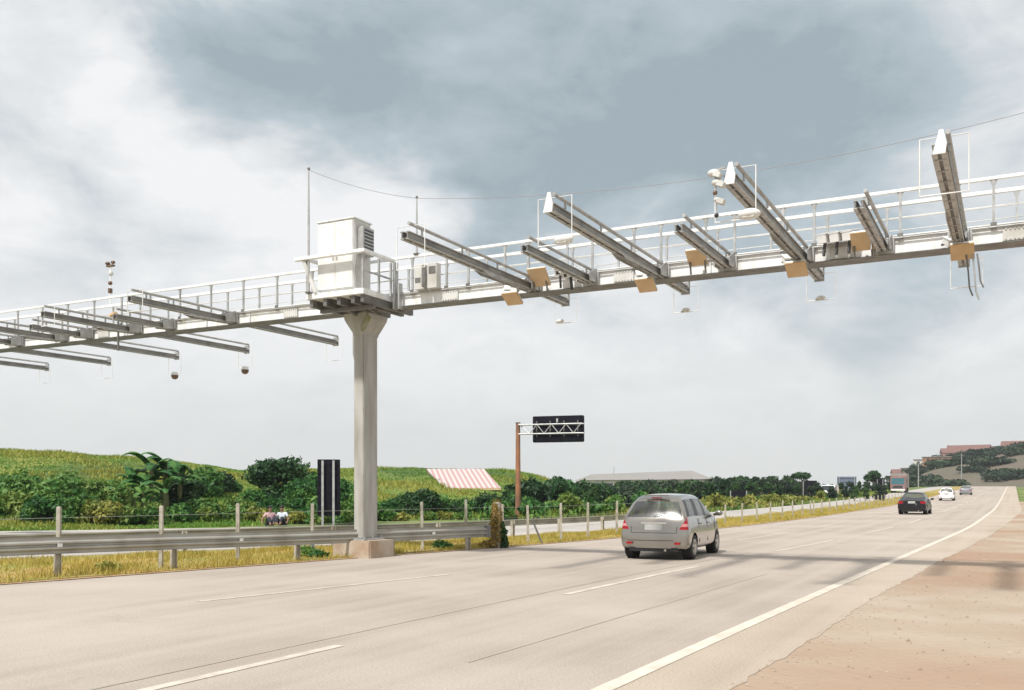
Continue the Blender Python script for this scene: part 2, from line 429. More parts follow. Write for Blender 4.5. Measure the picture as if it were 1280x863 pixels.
# ------------------------------------------------------------------ setting: ground and roads
def build_ground():
    rad = np.concatenate([np.linspace(.5, 30, 40), np.linspace(30.7, 130, 150)[0:], np.geomspace(132, 1200, 60)])
    ang = np.radians(np.concatenate([np.linspace(-45, 45, 260), np.linspace(47, 313, 110)]))
    A, Rr = np.meshgrid(ang, rad)
    X = Rr*np.sin(A); Y = Rr*np.cos(A)
    Z = ground_z(X, Y) - .045
    S_ = X*D2[0]+Y*D2[1]; T_ = X*G2[0]+Y*G2[1]
    Z = Z - .22*smooth(45, 95, S_)*(Y > 0)*smooth(-24, -19.5, T_)*(1-smooth(3, 8, T_))
    nr, na = X.shape
    verts = np.stack([X, Y, Z], -1).reshape(-1, 3)
    faces = []
    for i in range(nr-1):
        for j in range(na):
            k = (j+1) % na
            faces.append((i*na+j, i*na+k, (i+1)*na+k, (i+1)*na+j))
    cidx = len(verts); verts = np.vstack([verts, [0, 0, -.045]])
    faces += [(cidx, (j+1) % na, j) for j in range(na)]
    me = bpy.data.meshes.new('ground'); me.from_pydata(verts.tolist(), [], faces)
    me.materials.append(M['soil']); me.materials.append(M['far_soil'])
    cx = np.hypot(X, Y)
    for p in me.polygons:
        c = p.center
        if math.hypot(c.x, c.y) > 300: p.material_index = 1
    me.shade_smooth()
    bm = bmesh.new(); bm.from_mesh(me); bmesh.ops.recalc_face_normals(bm, faces=bm.faces)
    if sum(f.normal.z for f in bm.faces) < 0: bmesh.ops.reverse_faces(bm, faces=bm.faces)
    bm.to_mesh(me); bm.free()
    o = bpy.data.objects.new('ground', me); C.objects.link(o)
    tag(o, kind='structure')

SS = np.concatenate([np.arange(-60, 80, 1.5), np.arange(80, 400, 4.)])
def strip(name, fa, fb, off, m, s0=-60, s1=400, nx=2, kind='structure'):
    ss = np.concatenate([[s0], SS[(SS > s0) & (SS < s1)], [s1]])
    a = fa(ss); b = fb(ss); z = rise(ss)+off
    rows = []
    for k in range(nx+1):
        t = a + (b-a)*k/nx
        rows.append(np.stack([D2[0]*ss+G2[0]*t, D2[1]*ss+G2[1]*t, z], -1))
    V = np.stack(rows, 1).reshape(-1, 3); n = nx+1; fs = []
    for i in range(len(ss)-1):
        for k in range(nx):
            fs.append((i*n+k, i*n+k+1, (i+1)*n+k+1, (i+1)*n+k))
    me = bpy.data.meshes.new(name); me.from_pydata(V.tolist(), [], fs); me.update()
    if me.polygons[0].normal.z < 0:
        me.flip_normals()
    me.materials.append(m)
    o = bpy.data.objects.new(name, me); C.objects.link(o)
    if kind: tag(o, kind=kind)
    return o

def shift(fn, d): return lambda s: fn(s)+d
build_ground()
strip('highway', EDGE, RLINE, 0., M['asphalt'], nx=6)
SS0 = SS; SS = np.concatenate([np.arange(-60, 0, 1.5), np.arange(0, 60, .22), np.arange(60, 400, 4.)])
def ragged(s):
    s = np.asarray(s, float)
    return SHOULD(s) + .025*np.sin(s*.7)+.015*np.sin(s*3.9+1)+.012*np.sin(s*8.3+2)+.012*np.sin(s*13.7)
strip('road_shoulder', RLINE, ragged, 0.0, M['asphalt_sh'])
SS = SS0
strip('dirt_verge', shift(SHOULD, -.3), shift(SHOULD, 22), -.004, M['dirt'], s1=120, nx=6)
strip('median', ONEAR, shift(EDGE, -.25), .02, M['median'], nx=4)
strip('median_edge', shift(EDGE, -.25), EDGE, .012, M['edge_soil'])
strip('opposite_road', OFAR, ONEAR, 0., M['asphalt_opp'], nx=4)
def line(name, fn, w, m, s0, s1, off=.005):
    return strip(name, shift(fn, -w/2), shift(fn, w/2), off, m, s0, s1, 1)
line('edge_line', RLINE, .17, M['paint_edge'], -40, 330)
line('edge_line', shift(EDGE, .75), .11, M['paint'], 30, 330)
line('edge_line', shift(ONEAR, -.5), .10, M['paint'], 5, 300)
for a in [-14, -2, 10.4] : line('lane_line', LINE1, .12, M['paint'], a, a+5.6)
for a in np.arange(30.5, 300, 12.4): line('lane_line', LINE1, .12, M['paint'], a, a+6.4)
for a in np.arange(-10, 300, 12.): line('lane_line', LINE2, .13, M['paint'], a-.2, a+6.2)
# tar seams in the old pavement
line('tar_seam', shift(LINE2, -.42), .035, M['seam'], 3, 25, .004)
line('tar_seam', shift(RLINE, -1.65), .03, M['seam'], 8, 19, .004)

# ------------------------------------------------------------------ grass
def blades(name, pts, h, w, m, lean=.35, tint=None):
    n = len(pts); ang = RNG.uniform(0, 2*math.pi, n); la = RNG.uniform(0, 2*math.pi, n)
    hh = h*RNG.uniform(.5, 1.3, n); ww = w*RNG.uniform(.6, 1.3, n); ln = hh*lean*RNG.uniform(.2, 1.6, n)
    dx = np.cos(ang)*ww/2; dy = np.sin(ang)*ww/2
    A = pts + np.stack([dx, dy, np.zeros(n)], -1); B = pts - np.stack([dx, dy, np.zeros(n)], -1)
    T = pts + np.stack([np.cos(la)*ln, np.sin(la)*ln, hh], -1)
    V = np.stack([A, B, T], 1).reshape(-1, 3)
    t = RNG.uniform(0, 1, n) if tint is None else tint
    return np_mesh(name, V, 3, m, tint=t)

def median_grass():
    P = []; H = []
    def add(n, s0, s1, h):
        s = RNG.uniform(s0, s1, n); u = RNG.uniform(0.02, 1, n)
        a = ONEAR(s)+.2; b = EDGE(s)-.12
        t = a+(b-a)*u
        keep = RNG.uniform(0, 1, n) < .35+.65*(np.sin(s*1.3+t*2.1)*np.sin(t*1.7-s*.6) > -.35)
        s, t = s[keep], t[keep]
        x = D2[0]*s+G2[0]*t; y = D2[1]*s+G2[1]*t
        P.append(np.stack([x, y, rise(s)+.015], -1)); H.append(np.full(len(s), h)*(.7+.5*(np.sin(s*.9)*np.sin(t*1.9+s*.3)+.3)))
    add(52000, 0, 34, .13); add(26000, 34, 75, .15); add(9000, 75, 170, .22)
    p = np.concatenate(P); h = np.clip(np.concatenate(H), .04, .4)
    w = np.where(h > .2, .05, .022)
    tag(blades('grass', p, h, w, M['blades'], .5), 'dry yellow grass of the median strip', 'grass', kind='stuff')
median_grass()

def hill_grass():
    n = 90000
    px = RNG.uniform(-160, 760, n); base = np.interp(px, BX, BY)
    k = RNG.uniform(-.12, 1.08, n)
    y = base + 27*k; x = (px-640)/FOC*y
    s = x*D2[0]+y*D2[1]; t = x*G2[0]+y*G2[1]
    ok = t < OFAR(s)-.5
    x, y, k = x[ok], y[ok], k[ok]
    z = ground_z(x, y)-.05
    pat = np.sin(x*.45+y*.2)*np.sin(y*.5-x*.13)+.5*np.sin(x*1.3)*np.sin(y*.9+2)
    h = .15+.13*np.clip(pat, -.5, 1)
    tint = np.clip(.5+.28*pat+RNG.normal(0, .15, len(x)), 0, 1)
    tag(blades('hill_grass', np.stack([x, y, z], -1), h, .10, M['hill_blades'], .6, tint), 'long mottled grass over the green embankment', 'grass', kind='stuff')
    # verge grass along the far side of the opposite road
    n = 26000
    s = RNG.uniform(44, 210, n); t = OFAR(s) - RNG.uniform(.1, 1, n)**1.5*9
    x = D2[0]*s+G2[0]*t; y = D2[1]*s+G2[1]*t
    tag(blades('verge_grass', np.stack([x, y, ground_z(x, y)-.04], -1), .38, .09, M['hill_blades'], .5), 'yellow green grass on the verge past the opposite road', 'grass', kind='stuff')
    n = 9000                                       # thin weeds on the dirt verge
    s = RNG.uniform(3, 60, n); t = SHOULD(s) + 3 + RNG.uniform(0, 1, n)*9
    keep = np.sin(s*.8)*np.sin(t*1.1) > .45
    s, t = s[keep], t[keep]; x = D2[0]*s+G2[0]*t; y = D2[1]*s+G2[1]*t
    tag(blades('roadside_weeds', np.stack([x, y, rise(s)-.03], -1), .10, .02, M['blades'], .6), 'sparse dry weeds on the reddish dirt verge', 'weeds', kind='stuff')
hill_grass()

def gravel():
    n = 3500
    s = RNG.uniform(2, 45, n); t = SHOULD(s) - .05 + RNG.uniform(0, 1, n)**1.6*9
    x = D2[0]*s+G2[0]*t; y = D2[1]*s+G2[1]*t; r = RNG.uniform(.006, .022, n)*np.where(RNG.uniform(0,1,n) < .04, 1.8, 1)
    c = np.stack([x, y, rise(s)-.002], -1)
    a = RNG.uniform(0, 6.28, n)
    def o(k, up, f): return c + np.stack([np.cos(a+k)*r*f, np.sin(a+k)*r*f, np.full(n, 1.)*r*up], -1)
    p = [o(0,.0,1), o(2.1,.0,.9), o(4.2,.0,1.1)]; tp = o(1, .9, .3)
    V = np.stack([p[0],p[1],tp, p[1],p[2],tp, p[2],p[0],tp], 1).reshape(-1, 3)
    ob = np_mesh('gravel', V, 3, M['stone'], tint=RNG.uniform(0, 1, 3*n))
    tag(ob, 'loose gravel scattered over the reddish dirt verge', 'gravel', kind='stuff')
gravel()

# ------------------------------------------------------------------ the gantry
GC = (-3.61, 23.5)
NEAR, FAR = -.45, .40
Q0, Q1 = -20.6, 16.6
def gantry():
    root = thing('toll_gantry', 'long white steel gantry with railings and sensor arms spanning the highway on a square column', 'gantry', (GC[0], GC[1], 0), -TH)
    # beam: hollow box with web stiffeners and a bottom flange
    b = MB(); b.span(Q0, Q1, NEAR+.03, 0, 5.985, 6.285); b.span(Q0, Q1, NEAR-.03, FAR+.03, 6.288, 6.31)
    q = Q0+.5
    while q < Q1:
        b.span(q, q+.02, NEAR-.01, NEAR+.028, 5.99, 6.283); b.prism([(.002, 5.99), (FAR-.03, 6.25), (FAR-.03, 6.283), (.002, 6.283)], 'x', q, q+.02); q += 1.52
    beam = b.build('beam', M['white_steel'], root)
    f = MB(); f.span(Q0, Q1, NEAR-.03, .02, 5.968, 5.983)
    q = Q0+.25
    cd = MB(); cd.tube([(Q0, NEAR-.035, 6.255), (Q1, NEAR-.035, 6.255)], .016, 6); cd.build('conduit', M['galv'], beam)
    for qs in (-17.5, -12.9, -8.9, -2.0, 2.7, 6.95, 11.3, 14.2):
        sp = MB(); sp.span(qs-.22, qs+.22, NEAR-.012, NEAR+.027, 6.0, 6.235)
        for bx in (-.17, -.1, -.03, .03, .1, .17):
            for bz in (6.03, 6.2): sp.tube([(qs+bx, NEAR-.012, bz), (qs+bx, NEAR-.03, bz)], .014, 6)
        sp.build('splice_plate', M['steel_dirty'], beam)
    while q < Q1:
        q += 40
    f.build('shaded_bottom_flange', M['galv_dark'], beam)  # dark steel puts the shade under the beam into the colour
    # railings
    for r, posts in ((NEAR, [x for k in range(-2, 11) for x in (3.2+1.52*k, 4.14+1.52*k) if x > 1.6] + [-1.3-1.14*k for k in range(0, 17)]),
                     (FAR, [1.0+1.1*k for k in range(0, 15)]+[-.4-1.14*k for k in range(0, 18)])):
        t = MB(); t.span(Q0, Q1, r-.03, r+.03, 7.085, 7.15); t.build('top_rail', M['white_steel'], root, bevel=.008)
        m_ = MB(); m_.tube([(Q0, r+.03, 6.86), (Q1, r+.03, 6.86)], .014, 6); m_.tube([(Q0, r+.03, 6.62), (Q1, r+.03, 6.62)], .009, 6)
        m_.build('mid_rail', M['steel_dirty'], root)
        for q in posts:
            p = MB(); p.span(q-.022, q+.022, r-.02, r+.02, 6.26, 7.083)
            p.prism([(q-.03, 7.0), (q+.03, 7.0), (q+.06, 7.083), (q-.06, 7.083)], 'y', r-.010, r+.010)
            po = p.build('railing_post', M['galv'], root)
            d = MB(); s = -1 if r < 0 else 1
            d.span(q-.05, q+.05, r+s*.023-.012, r+s*.023+.012, 6.22, 6.34); d.build('base_clip', M['galv_dark'], po)
    # columns
    for qc, main in ((0, True), (-20.0, False), (16.1, False)):
        k = MB(); k.span(qc-.15, qc+.15, -.29, .29, .46, 5.55)
        col = k.build('column', M['column'], root, bevel=.02)
        h = MB()
        h.loft([[(qc+x*a, y*c, z) for x, y in ((-1,-1),(1,-1),(1,1),(-1,1))] for a, c, z in ((.155,.295,5.42),(.165,.31,5.49),(.36,.37,5.80),(.39,.40,5.955))])
        h.build('capital', M['column'], col)
        e = MB(); e.prism([(qc+.17, 5.50), (qc+.37, 5.80), (qc+.37, 5.93), (qc+.19, 5.66)], 'y', -.322-.12, -.322+.02); 
        e.build('gusset', M['moss'], col)
        g = MB(); g.prism([(qc-.153, 4.4), (qc-.153, 5.5), (qc-.34, 5.5), (qc-.34, 5.0)], 'y', -.08, -.05); g.build('side_plate', M['white_steel'], col)
        bp = MB(); bp.span(qc-.27, qc+.27, -.42, .42, .42, .462)
        for sx in (-.21, .21):
            for sy in (-.34, 0, .34): bp.tube([(qc+sx, sy, .46), (qc+sx, sy, .52)], .022, 6)
        bp.build('base_plate', M['galv'], col)
        ft = MB(); ft.span(qc-.62, qc+.50, -.52, .52, -.2, .42); ft.build('footing', M['footing'], root, bevel=.03)
        for z in (2.0, 3.6): MB().span(qc-.152, qc+.152, -.292, .292, z, z+.008).build('weld_band', M['column'], col)
    # service platform over the column
    p = MB(); p.span(-.52, 1.13, -1.62, .50, 6.10, 6.235)
    plat = p.build('platform', M['white_steel'], root, bevel=.01)
    j = MB()
    for q in (-.42, -.02, .38, .78, 1.05): j.span(q-.05, q+.05, -1.55, .45, 5.93, 6.098)
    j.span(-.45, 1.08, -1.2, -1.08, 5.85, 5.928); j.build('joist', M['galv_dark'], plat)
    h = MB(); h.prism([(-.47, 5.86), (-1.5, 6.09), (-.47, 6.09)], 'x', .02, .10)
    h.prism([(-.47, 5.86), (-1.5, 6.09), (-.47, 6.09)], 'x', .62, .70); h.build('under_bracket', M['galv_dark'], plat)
    pr = MB(); pr.span(-.80, 1.22, -1.72, -1.60, 7.02, 7.10); pr.span(1.12, 1.22, -1.60, -.5, 7.025, 7.095)
    pr.span(-.58, -.48, -1.60, -.5, 7.025, 7.095)
    pr.build('platform_rail', M['white_steel'], plat, bevel=.008)
    for q, r in ((-.5, -1.6), (1.1, -1.6), (1.1, -.98), (1.1, -.5), (-.5, -.98)): MB().span(q-.022, q+.022, r-.022, r+.022, 6.235, 7.02).build('platform_post', M['galv'], plat)
    MB().span(1.09, 1.11, -1.575, -.525, 6.62, 6.66).build('platform_mid_rail', M['galv'], plat)
    dg = MB(); dg.bar((-.56, -1.66, 7.0), (-.22, -1.64, 6.25), .04, .09); dg.build('brace', M['steel_dirty'], plat)
    fr = MB(); fr.span(1.24, 1.30, -.62, -.48, 5.9, 7.0); fr.span(1.38, 1.42, -.62, -.48, 5.9, 6.5); fr.build('joint_post', M['galv'], root)
    # sensor arms: a pair of channels with a pipe above, a bracket at the beam and a hanging loop at each end
    def loop_mesh(q, r, zt, zb, w):
        m = MB(); m.tube([(q-w/2, r, zb), (q-w/2, r, zt), (q+w/2, r, zt), (q+w/2, r, zb), (q-w/2, r, zb), (q-w/2, r, zb+.05)], .0105, 6); return m
    def arm(q, r0, r1, z=6.06, short=False, loops=()):
        m = MB(); w = .07 if not short else .06; g = .045
        for s in (-1, 1):
            c = q+s*(w/2+g/2)
            # channel section: web with two flanges
            m.span(c-w/2, c+w/2, r0, r1, z+.050, z+.066); m.span(c-w/2, c+w/2, r0, r1, z-.070, z-.056)
        rr = np.arange(r0+.25, r1, .5)
        for x in rr: m.span(q-w, q+w, x, x+.03, z-.077, z-.0715)
        a = m.build('sensor_arm', M['galv'], root)
        wb = MB()
        for s in (-1, 1):
            c = q+s*(w/2+g/2); wb.span(c-.012, c+.012, r0+.004, r1-.004, z-.054, z+.048)
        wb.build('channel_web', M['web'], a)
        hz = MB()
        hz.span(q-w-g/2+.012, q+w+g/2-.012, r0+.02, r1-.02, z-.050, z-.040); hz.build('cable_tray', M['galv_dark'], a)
        u = MB(); e0 = r0-.02; e1 = (min(r1, -.6))
        u.tube([(q+.10, e0, z+.19), (q+.10, e1, z+.18)], .032, 8)
        for x in np.linspace(r0+.4, e1-.3, 2 if short else 4): u.span(q+.085, q+.115, x-.015, x+.015, z+.066, z+.17)
        u.build('upper_pipe', M['galv'], a, smooth_=40)
        if not short:
            h = MB(); k0 = -.45; k1 = max(-2.9, r0*.55)
            h.prism([(k0, z-.09), (k0, z-.079), (k1, z-.079), (k1+.25, z-.14)], 'x', q-.095, q-.08)
            h.prism([(k0, z-.09), (k0, z-.079), (k1, z-.079), (k1+.25, z-.14)], 'x', q+.08, q+.095)
            h.build('haunch', M['galv'], a)
        br = MB()
        for s in (-.15, .15):
            br.prism([(-.47, z-.06), (-.47, z+.22), (-.56, z+.22), (-.85, z+.085), (-.85, z-.085)], 'x', q+s-.012, q+s+.012)
        br.span(q-.2, q+.2, -.493, -.478, z-.06, z+.2); br.build('bracket', M['galv'], a)
        cap = MB(); cap.prism([(q-.075, z-.085), (q+.075, z-.085), (q+.09, z+.04), (q+.05, z+.22), (q+.0, z+.22)], 'y', r0-.05, r0-.022)
        if q > 7 and not short: cap.build('end_plate', M['white_steel'], a)
        if r1 > .6:
            c2 = MB(); c2.prism([(q-.10, z-.10), (q+.10, z-.10), (q+.10, z+.16), (q-.10, z+.16)], 'y', r1+.022, r1+.05)
            c2.tube([(q+.10, .6, z+.18), (q+.10, r1, z+.18)], .03, 8); c2.build('far_end', M['galv'], a)
        for (lr, zt, zb, lw) in loops: loop_mesh(q+.05, lr, zt, zb, lw).build('hanging_loop', M['white_steel'], a)
        return a
    for q, r0 in ((4.85, -5.45), (7.75, -5.75), (10.6, -5.8), (13.3, -5.75)):
        arm(q, r0, 1.2, loops=((r0+.12, 6.24, 5.50, .58), (1.12, 6.1, 5.55, .56)))
    for q in (6.2, 9.13, 12.02): arm(q, -3.55, -.47, 6.10, True)
    for q, r0 in ((-3.95, -3.75), (-7.5, -3.4), (-10.6, -3.4), (-13.9, -3.4), (-17.2, -3.4)):
        arm(q, r0, 3.8, 6.08, loops=((r0+.12, 6.3, 5.8, .5), (3.7, 6.1, 5.52, .58)))
    for q in (-6.2, -9.5, -12.6): arm(q, -2.3, -.47, 6.08, True)
    # brackets and small stubs on the web, as on the real structure
    jb = MB()
    for q in (2.0, 2.35): jb.span(q-.13, q+.13, -.66, -.47, 6.28, 6.86)
    jb.build('junction_box', M['steel_dirty'], root, bevel=.01)
    jd = MB(); jd.span(2.08, 2.18, -.675, -.662, 6.34, 6.82); jd.span(1.9, 2.04, -.675, -.662, 6.45, 6.55); jd.span(2.27, 2.45, -.675, -.662, 6.62, 6.78)
    jd.build('junction_cover', M['galv_dark'], root)
    return root
gantry()

def at_gantry(q, r, z):
    return (GC[0]+G2[0]*q+D2[0]*r, GC[1]+G2[1]*q+D2[1]*r, z)

# cabinet on the platform
def cabinet():
    root = thing('equipment_cabinet', 'tall white two door equipment cabinet on the gantry platform', 'cabinet', at_gantry(.21, -1.12, 6.236), -TH)
    b = MB(); b.span(-.52, .52, -.33, .33, .06, 1.66); b.build('body', M['white_plastic'], root, bevel=.012)
    p = MB(); p.span(-.48, .48, -.29, .29, 0, .058); p.build('plinth', M['galv'], root)
    t = MB(); t.span(-.55, .55, -.36, .36, 1.663, 1.70); t.build('roof', M['white_steel'], root, bevel=.01)
    for x0, x1 in ((-.505, -.004), (.004, .505)):
        d = MB(); d.span(x0, x1, -.352, -.332, .09, 1.63); do = d.build('door', M['white_plastic'], root, bevel=.004)
        h = MB(); c = x1-.05 if x0 < 0 else x0+.05; h.span(c-.012, c+.012, -.372, -.3535, .75, .92); h.build('handle', M['galv'], do)
    s = MB(); s.span(.522, .535, -.28, .28, .1, 1.62); s.build('side_panel', M['steel_dirty'], root)
    a = MB(); a.span(.537, .70, -.20, .22, .86, 1.50); ac = a.build('air_conditioner', M['galv'], root, bevel=.01)
    v = MB()
    for k in range(7): v.span(.702, .712, -.16, .18, .92+k*.08, .955+k*.08)
    v.build('vent_slats', M['black_plastic'], ac)
cabinet()

def rod(q, r, z0, z1, label, rad=.028):
    root = thing('lightning_rod', label, 'lightning rod', at_gantry(q, r, z0), -TH, 'lightning rods on the gantry')
    m = MB(); m.tube([(0,0,0), (0,0,(z1-z0)*.6), (0,0,z1-z0)], [rad, rad*.9, rad*.5], 8); m.build('pole', M['galv'], root, 40)
    MB().ball((0,0,z1-z0), rad*1.3, 8, 6).build('tip', M['galv_dark'], root); MB().span(-.06,.06,-.06,.06,0,.03).build('foot_plate', M['galv_dark'], root)
rod(-.41, -1.66, 6.24, 9.15, 'tall thin grey lightning rod beside the white cabinet')
rod(1.80, -.45, 7.15, 8.5, 'short thin lightning rod on the railing right of the cabinet', .024)
def sag(a, b, dz, n=16):
    a = Vector(a); b = Vector(b); return [a.lerp(b, i/n) - Vector((0, 0, dz*4*(i/n)*(1-i/n))) for i in range(n+1)]
w = MB(); w.tube(sag(at_gantry(-.41, -1.66, 9.12), at_gantry(1.8, -.45, 8.47), .10), .006, 5)
tag(w.build('cable', M['cable'], None), 'thin cable sagging between the two lightning rods', 'cable')
w = MB(); w.tube(sag(at_gantry(1.8, -.45, 8.47), at_gantry(16.1, -.2, 8.5), .55, 30), .006, 5)
tag(w.build('cable', M['cable'], None), 'thin cable running from the short rod to the right above the railing', 'cable')

# weather mast on the left span
ms = thing('weather_mast', 'small mast with dark sensors standing on the left span of the gantry', 'sensor mast', at_gantry(-9.7, .45, 7.15), -TH)
m = MB(); m.tube([(0,0,0), (0,0,1.15)], .022, 8); m.build('pole', M['white_steel'], ms, 40)
m = MB(); m.span(-.14,.14,-.05,.05,1.15,1.2); m.ball((-.12,0,1.26), .07, 8, 6, (1.2,1,.7)); m.ball((.11,0,1.27), .065, 8, 6, (1.1,1,.8)); m.build('sensor_head', M['brown'], ms, 40)
m = MB(); m.ball((.02,0,.95), .075, 8, 6, (1,1,1.1)); m.build('wind_gauge', M['steel_dirty'], ms, 40)
m = MB(); m.ball((-.01,0,.66), .065, 8, 6); m.span(-.05,.03,-.05,.05,.36,.5); m.build('sensor_box', M['brown'], ms, 40)

# flat lane antennas with a tan radome
def antenna(q, r, z, label, sz=.38, tilt=33, below=True):
    root = thing('lane_antenna', label, 'antenna', at_gantry(q, r, z), -TH, 'tan faced lane antennas on the gantry')
    e = (R_(-tilt), 0, 0)
    f = MB(); f.box((0,0,0), (sz, sz, .03), e); f.build('radome', M['tan'], root, bevel=.006)
    n = Euler(e).to_matrix() @ Vector((0,0,1))
    b = MB(); b.box(n*.034, (sz*.96, sz*.96, .034), e); b.build('housing', M['white_plastic'], root)
    k = MB(); k.bar(n*.05, (0, .3, .26 if below else -.02), .05, .05)
    if not below:
        k.bar((-.15, .05, -.02), (-.15, .12, z and -.30), .03, .03); k.bar((.15, .05, -.02), (.15, .12, -.30), .03, .03)
    k.build('bracket', M['galv_dark'], root)
    return root
antenna(4.53, -.85, 5.80, 'tan square lane antenna under the beam at the first long arm right of the column')
antenna(7.58, -.85, 5.79, 'tan square lane antenna under the beam at the second long arm right of the column')
antenna(10.55, -.85, 5.79, 'tan square lane antenna under the beam at the third long arm right of the column')
antenna(13.36, -.85, 5.80, 'tan square lane antenna under the beam at the fourth long arm, near the right edge')
antenna(5.17, -.85, 6.20, 'tan lane antenna above the beam between first long arm and first short arm', .44, 48, False)
antenna(8.63, -.85, 6.23, 'tan square lane antenna above the beam left of the second short arm', .38, 40, False)
antenna(11.72, -.85, 6.18, 'tan square lane antenna above the beam right of three white cameras', .40, 42, False)

# box cameras
def camera_box(q, r, z, label, group, yaw=0, pitch=-18, size=1., post=True):
    root = thing('box_camera', label, 'camera', at_gantry(q, r, z), -TH+R_(yaw), group)
    e = Euler((R_(-pitch), 0, 0)); mt = e.to_matrix()
    def tr(m_):
        m_.v = [tuple(mt @ Vector(p)*size) for p in m_.v]; return m_
    tr(MB().box((0,0,0), (.16,.40,.15))).build('housing', M['white_plastic'], root, bevel=.01)
    tr(MB().box((0,-.05,.089), (.19,.50,.02))).build('sun_shield', M['white_plastic'], root)
    tr(MB().box((0,-.204,-.015), (.08,.008,.07))).build('lens', M['black_plastic'], root)
    k = MB()
    if post: k.bar((0, .03, -.05), (0, .10, -.34), .035, .06)
    else: k.bar((0, .06, 0), (0, .30, .02), .035, .035)
    k.build('mount', M['black_plastic'], root)
for k, n in enumerate(('leftmost', 'middle', 'rightmost')):
    camera_box(11.06+.22*k, -.72, 6.34, f'{n} of three white box cameras in a row on dark posts', 'three white cameras in a row', 165, 16, 1.05)
camera_box(5.62, -.75, 6.30, 'white box camera beside the tan antenna between the first long and first short arm', 'cameras beside the short arm', 12, -18, .95)
camera_box(5.85, -.75, 6.24, 'white box camera next to the root of the first short arm', 'cameras beside the short arm', -8, -22, .95)
camera_box(4.36, -.75, 6.02, 'small white camera over the tan antenna at the first long arm', 'small cameras over low antennas', 25, -25, .75, False)
camera_box(7.40, -.75, 6.02, 'small white camera over the tan antenna at the second long arm', 'small cameras over low antennas', 25, -25, .75, False)
camera_box(10.34, -.75, 6.02, 'small white camera over the tan antenna at the third long arm', 'small cameras over low antennas', 25, -25, .75, False)
camera_box(13.14, -.75, 6.02, 'small white camera over the tan antenna at the fourth long arm', 'small cameras over low antennas', 25, -25, .75, False)

# lamps hanging in the loops
def loop_lamp(q, r, z, label, size=1.):
    root = thing('loop_lamp', label, 'lamp', at_gantry(q, r, z), -TH, 'white lamps in hanging loops')
    MB().ball((0,0,0), .14*size, 12, 8, (1.15,.8,.55)).build('shade', M['white_plastic'], root, 50)
    MB().box((0,-.06*size,-.03*size), (.16*size,.05*size,.07*size)).build('lens', M['steel_dirty'], root)
    MB().bar((-.06*size,0,-.02),(-.19*size,0,-.03),.025,.025).build('clamp', M['galv'], root)
loop_lamp(7.95, -5.63, 5.56, 'white oval lamp hanging in the loop at the tip of the second long arm')
loop_lamp(10.85, -5.68, 5.56, 'white oval lamp hanging in the loop at the tip of the third long arm')
loop_lamp(4.77, 1.12, 5.60, 'small white lamp in the loop below the beam behind the first long arm', .6)
loop_lamp(7.80, 1.12, 5.60, 'small white lamp in the loop below the beam behind the second long arm', .6)
loop_lamp(10.65, 1.12, 5.60, 'small white lamp in the loop below the beam behind the third long arm', .6)

def dome(q, r, z, label):
    root = thing('dome_camera', label, 'camera', at_gantry(q, r, z), -TH, 'brown dome cameras under the left span')
    MB().ball((0,0,-.06), .12, 12, 8, (1,1,.95)).build('dome', M['brown'], root, 50)
    MB().tube([(0,0,-.03),(0,0,.07)], [.13,.09], 12).build('cap', M['white_plastic'], root, 40)
dome(-7.45, 3.7, 5.48, 'brown dome camera in the loop nearer the column under the left span')
dome(-10.55, 3.7, 5.48, 'brown dome camera in the loop farther from the column under the left span')

# cluster of small lamps at the tip of the third long arm and straps on the fourth
lc = thing('lamp_cluster', 'chain of small white lamps hanging at the tip of the third long arm', 'lamps', at_gantry(10.42, -5.9, 5.72), -TH)
m = MB(); m.bar((.12,.06,.50),(-.06,0,.44),.03,.03); m.tube([(.0,0,.46),(.02,0,-.22)], .012, 6); m.build('stem', M['galv'], lc)
for z, rr, x in ((.42,.075,-.02),(.28,.07,.03),(.04,.045,.03)):
    j = MB(); j.ball((x,0,z), rr, 10, 7, (1.25,.9,.75)); j.box((x+.06,-.02,z-.04), (.10,.12,.07), (0,.4,0)); j.build('lamp', M['steel_dirty'], lc, 50)
MB().ball((.0,0,.14), .035, 8, 6).build('socket', M['brown'], lc, 50)
MB().ball((.02,0,-.18), .035, 8, 6).build('end_weight', M['black_plastic'], lc, 50)
st = thing('hanging_straps', 'loose dark straps dangling under the tan antenna near the right edge', 'straps', at_gantry(13.42, -.8, 5.75), -TH)
for k, (a, b, c) in enumerate(((0,.02,.72),(.10,.0,.80),(.17,-.03,.60))):
    MB().tube([(a,0,0),(a+.03,b,-c*.4),(a+.05,b,-c*.8),(a+.10,b,-c)], .014, 6).build('strap', M['galv_dark'] if k != 1 else M['galv'], st)
sl = thing('bracket_lamp', 'ochre topped lamp bracket standing at the edge of the left span', 'lamp', at_gantry(-8.2, -.62, 5.7), -TH)
m = MB(); m.tube([(.12,0,-.15),(.12,0,.82),(-.06,0,.9)], .03, 8); m.build('post', M['galv_dark'], sl, 40)
m = MB(); m.box((-.08,0,.88),(.24,.14,.09),(0,R_(-20),0)); m.build('lamp_head', M['tan'], sl, bevel=.02)

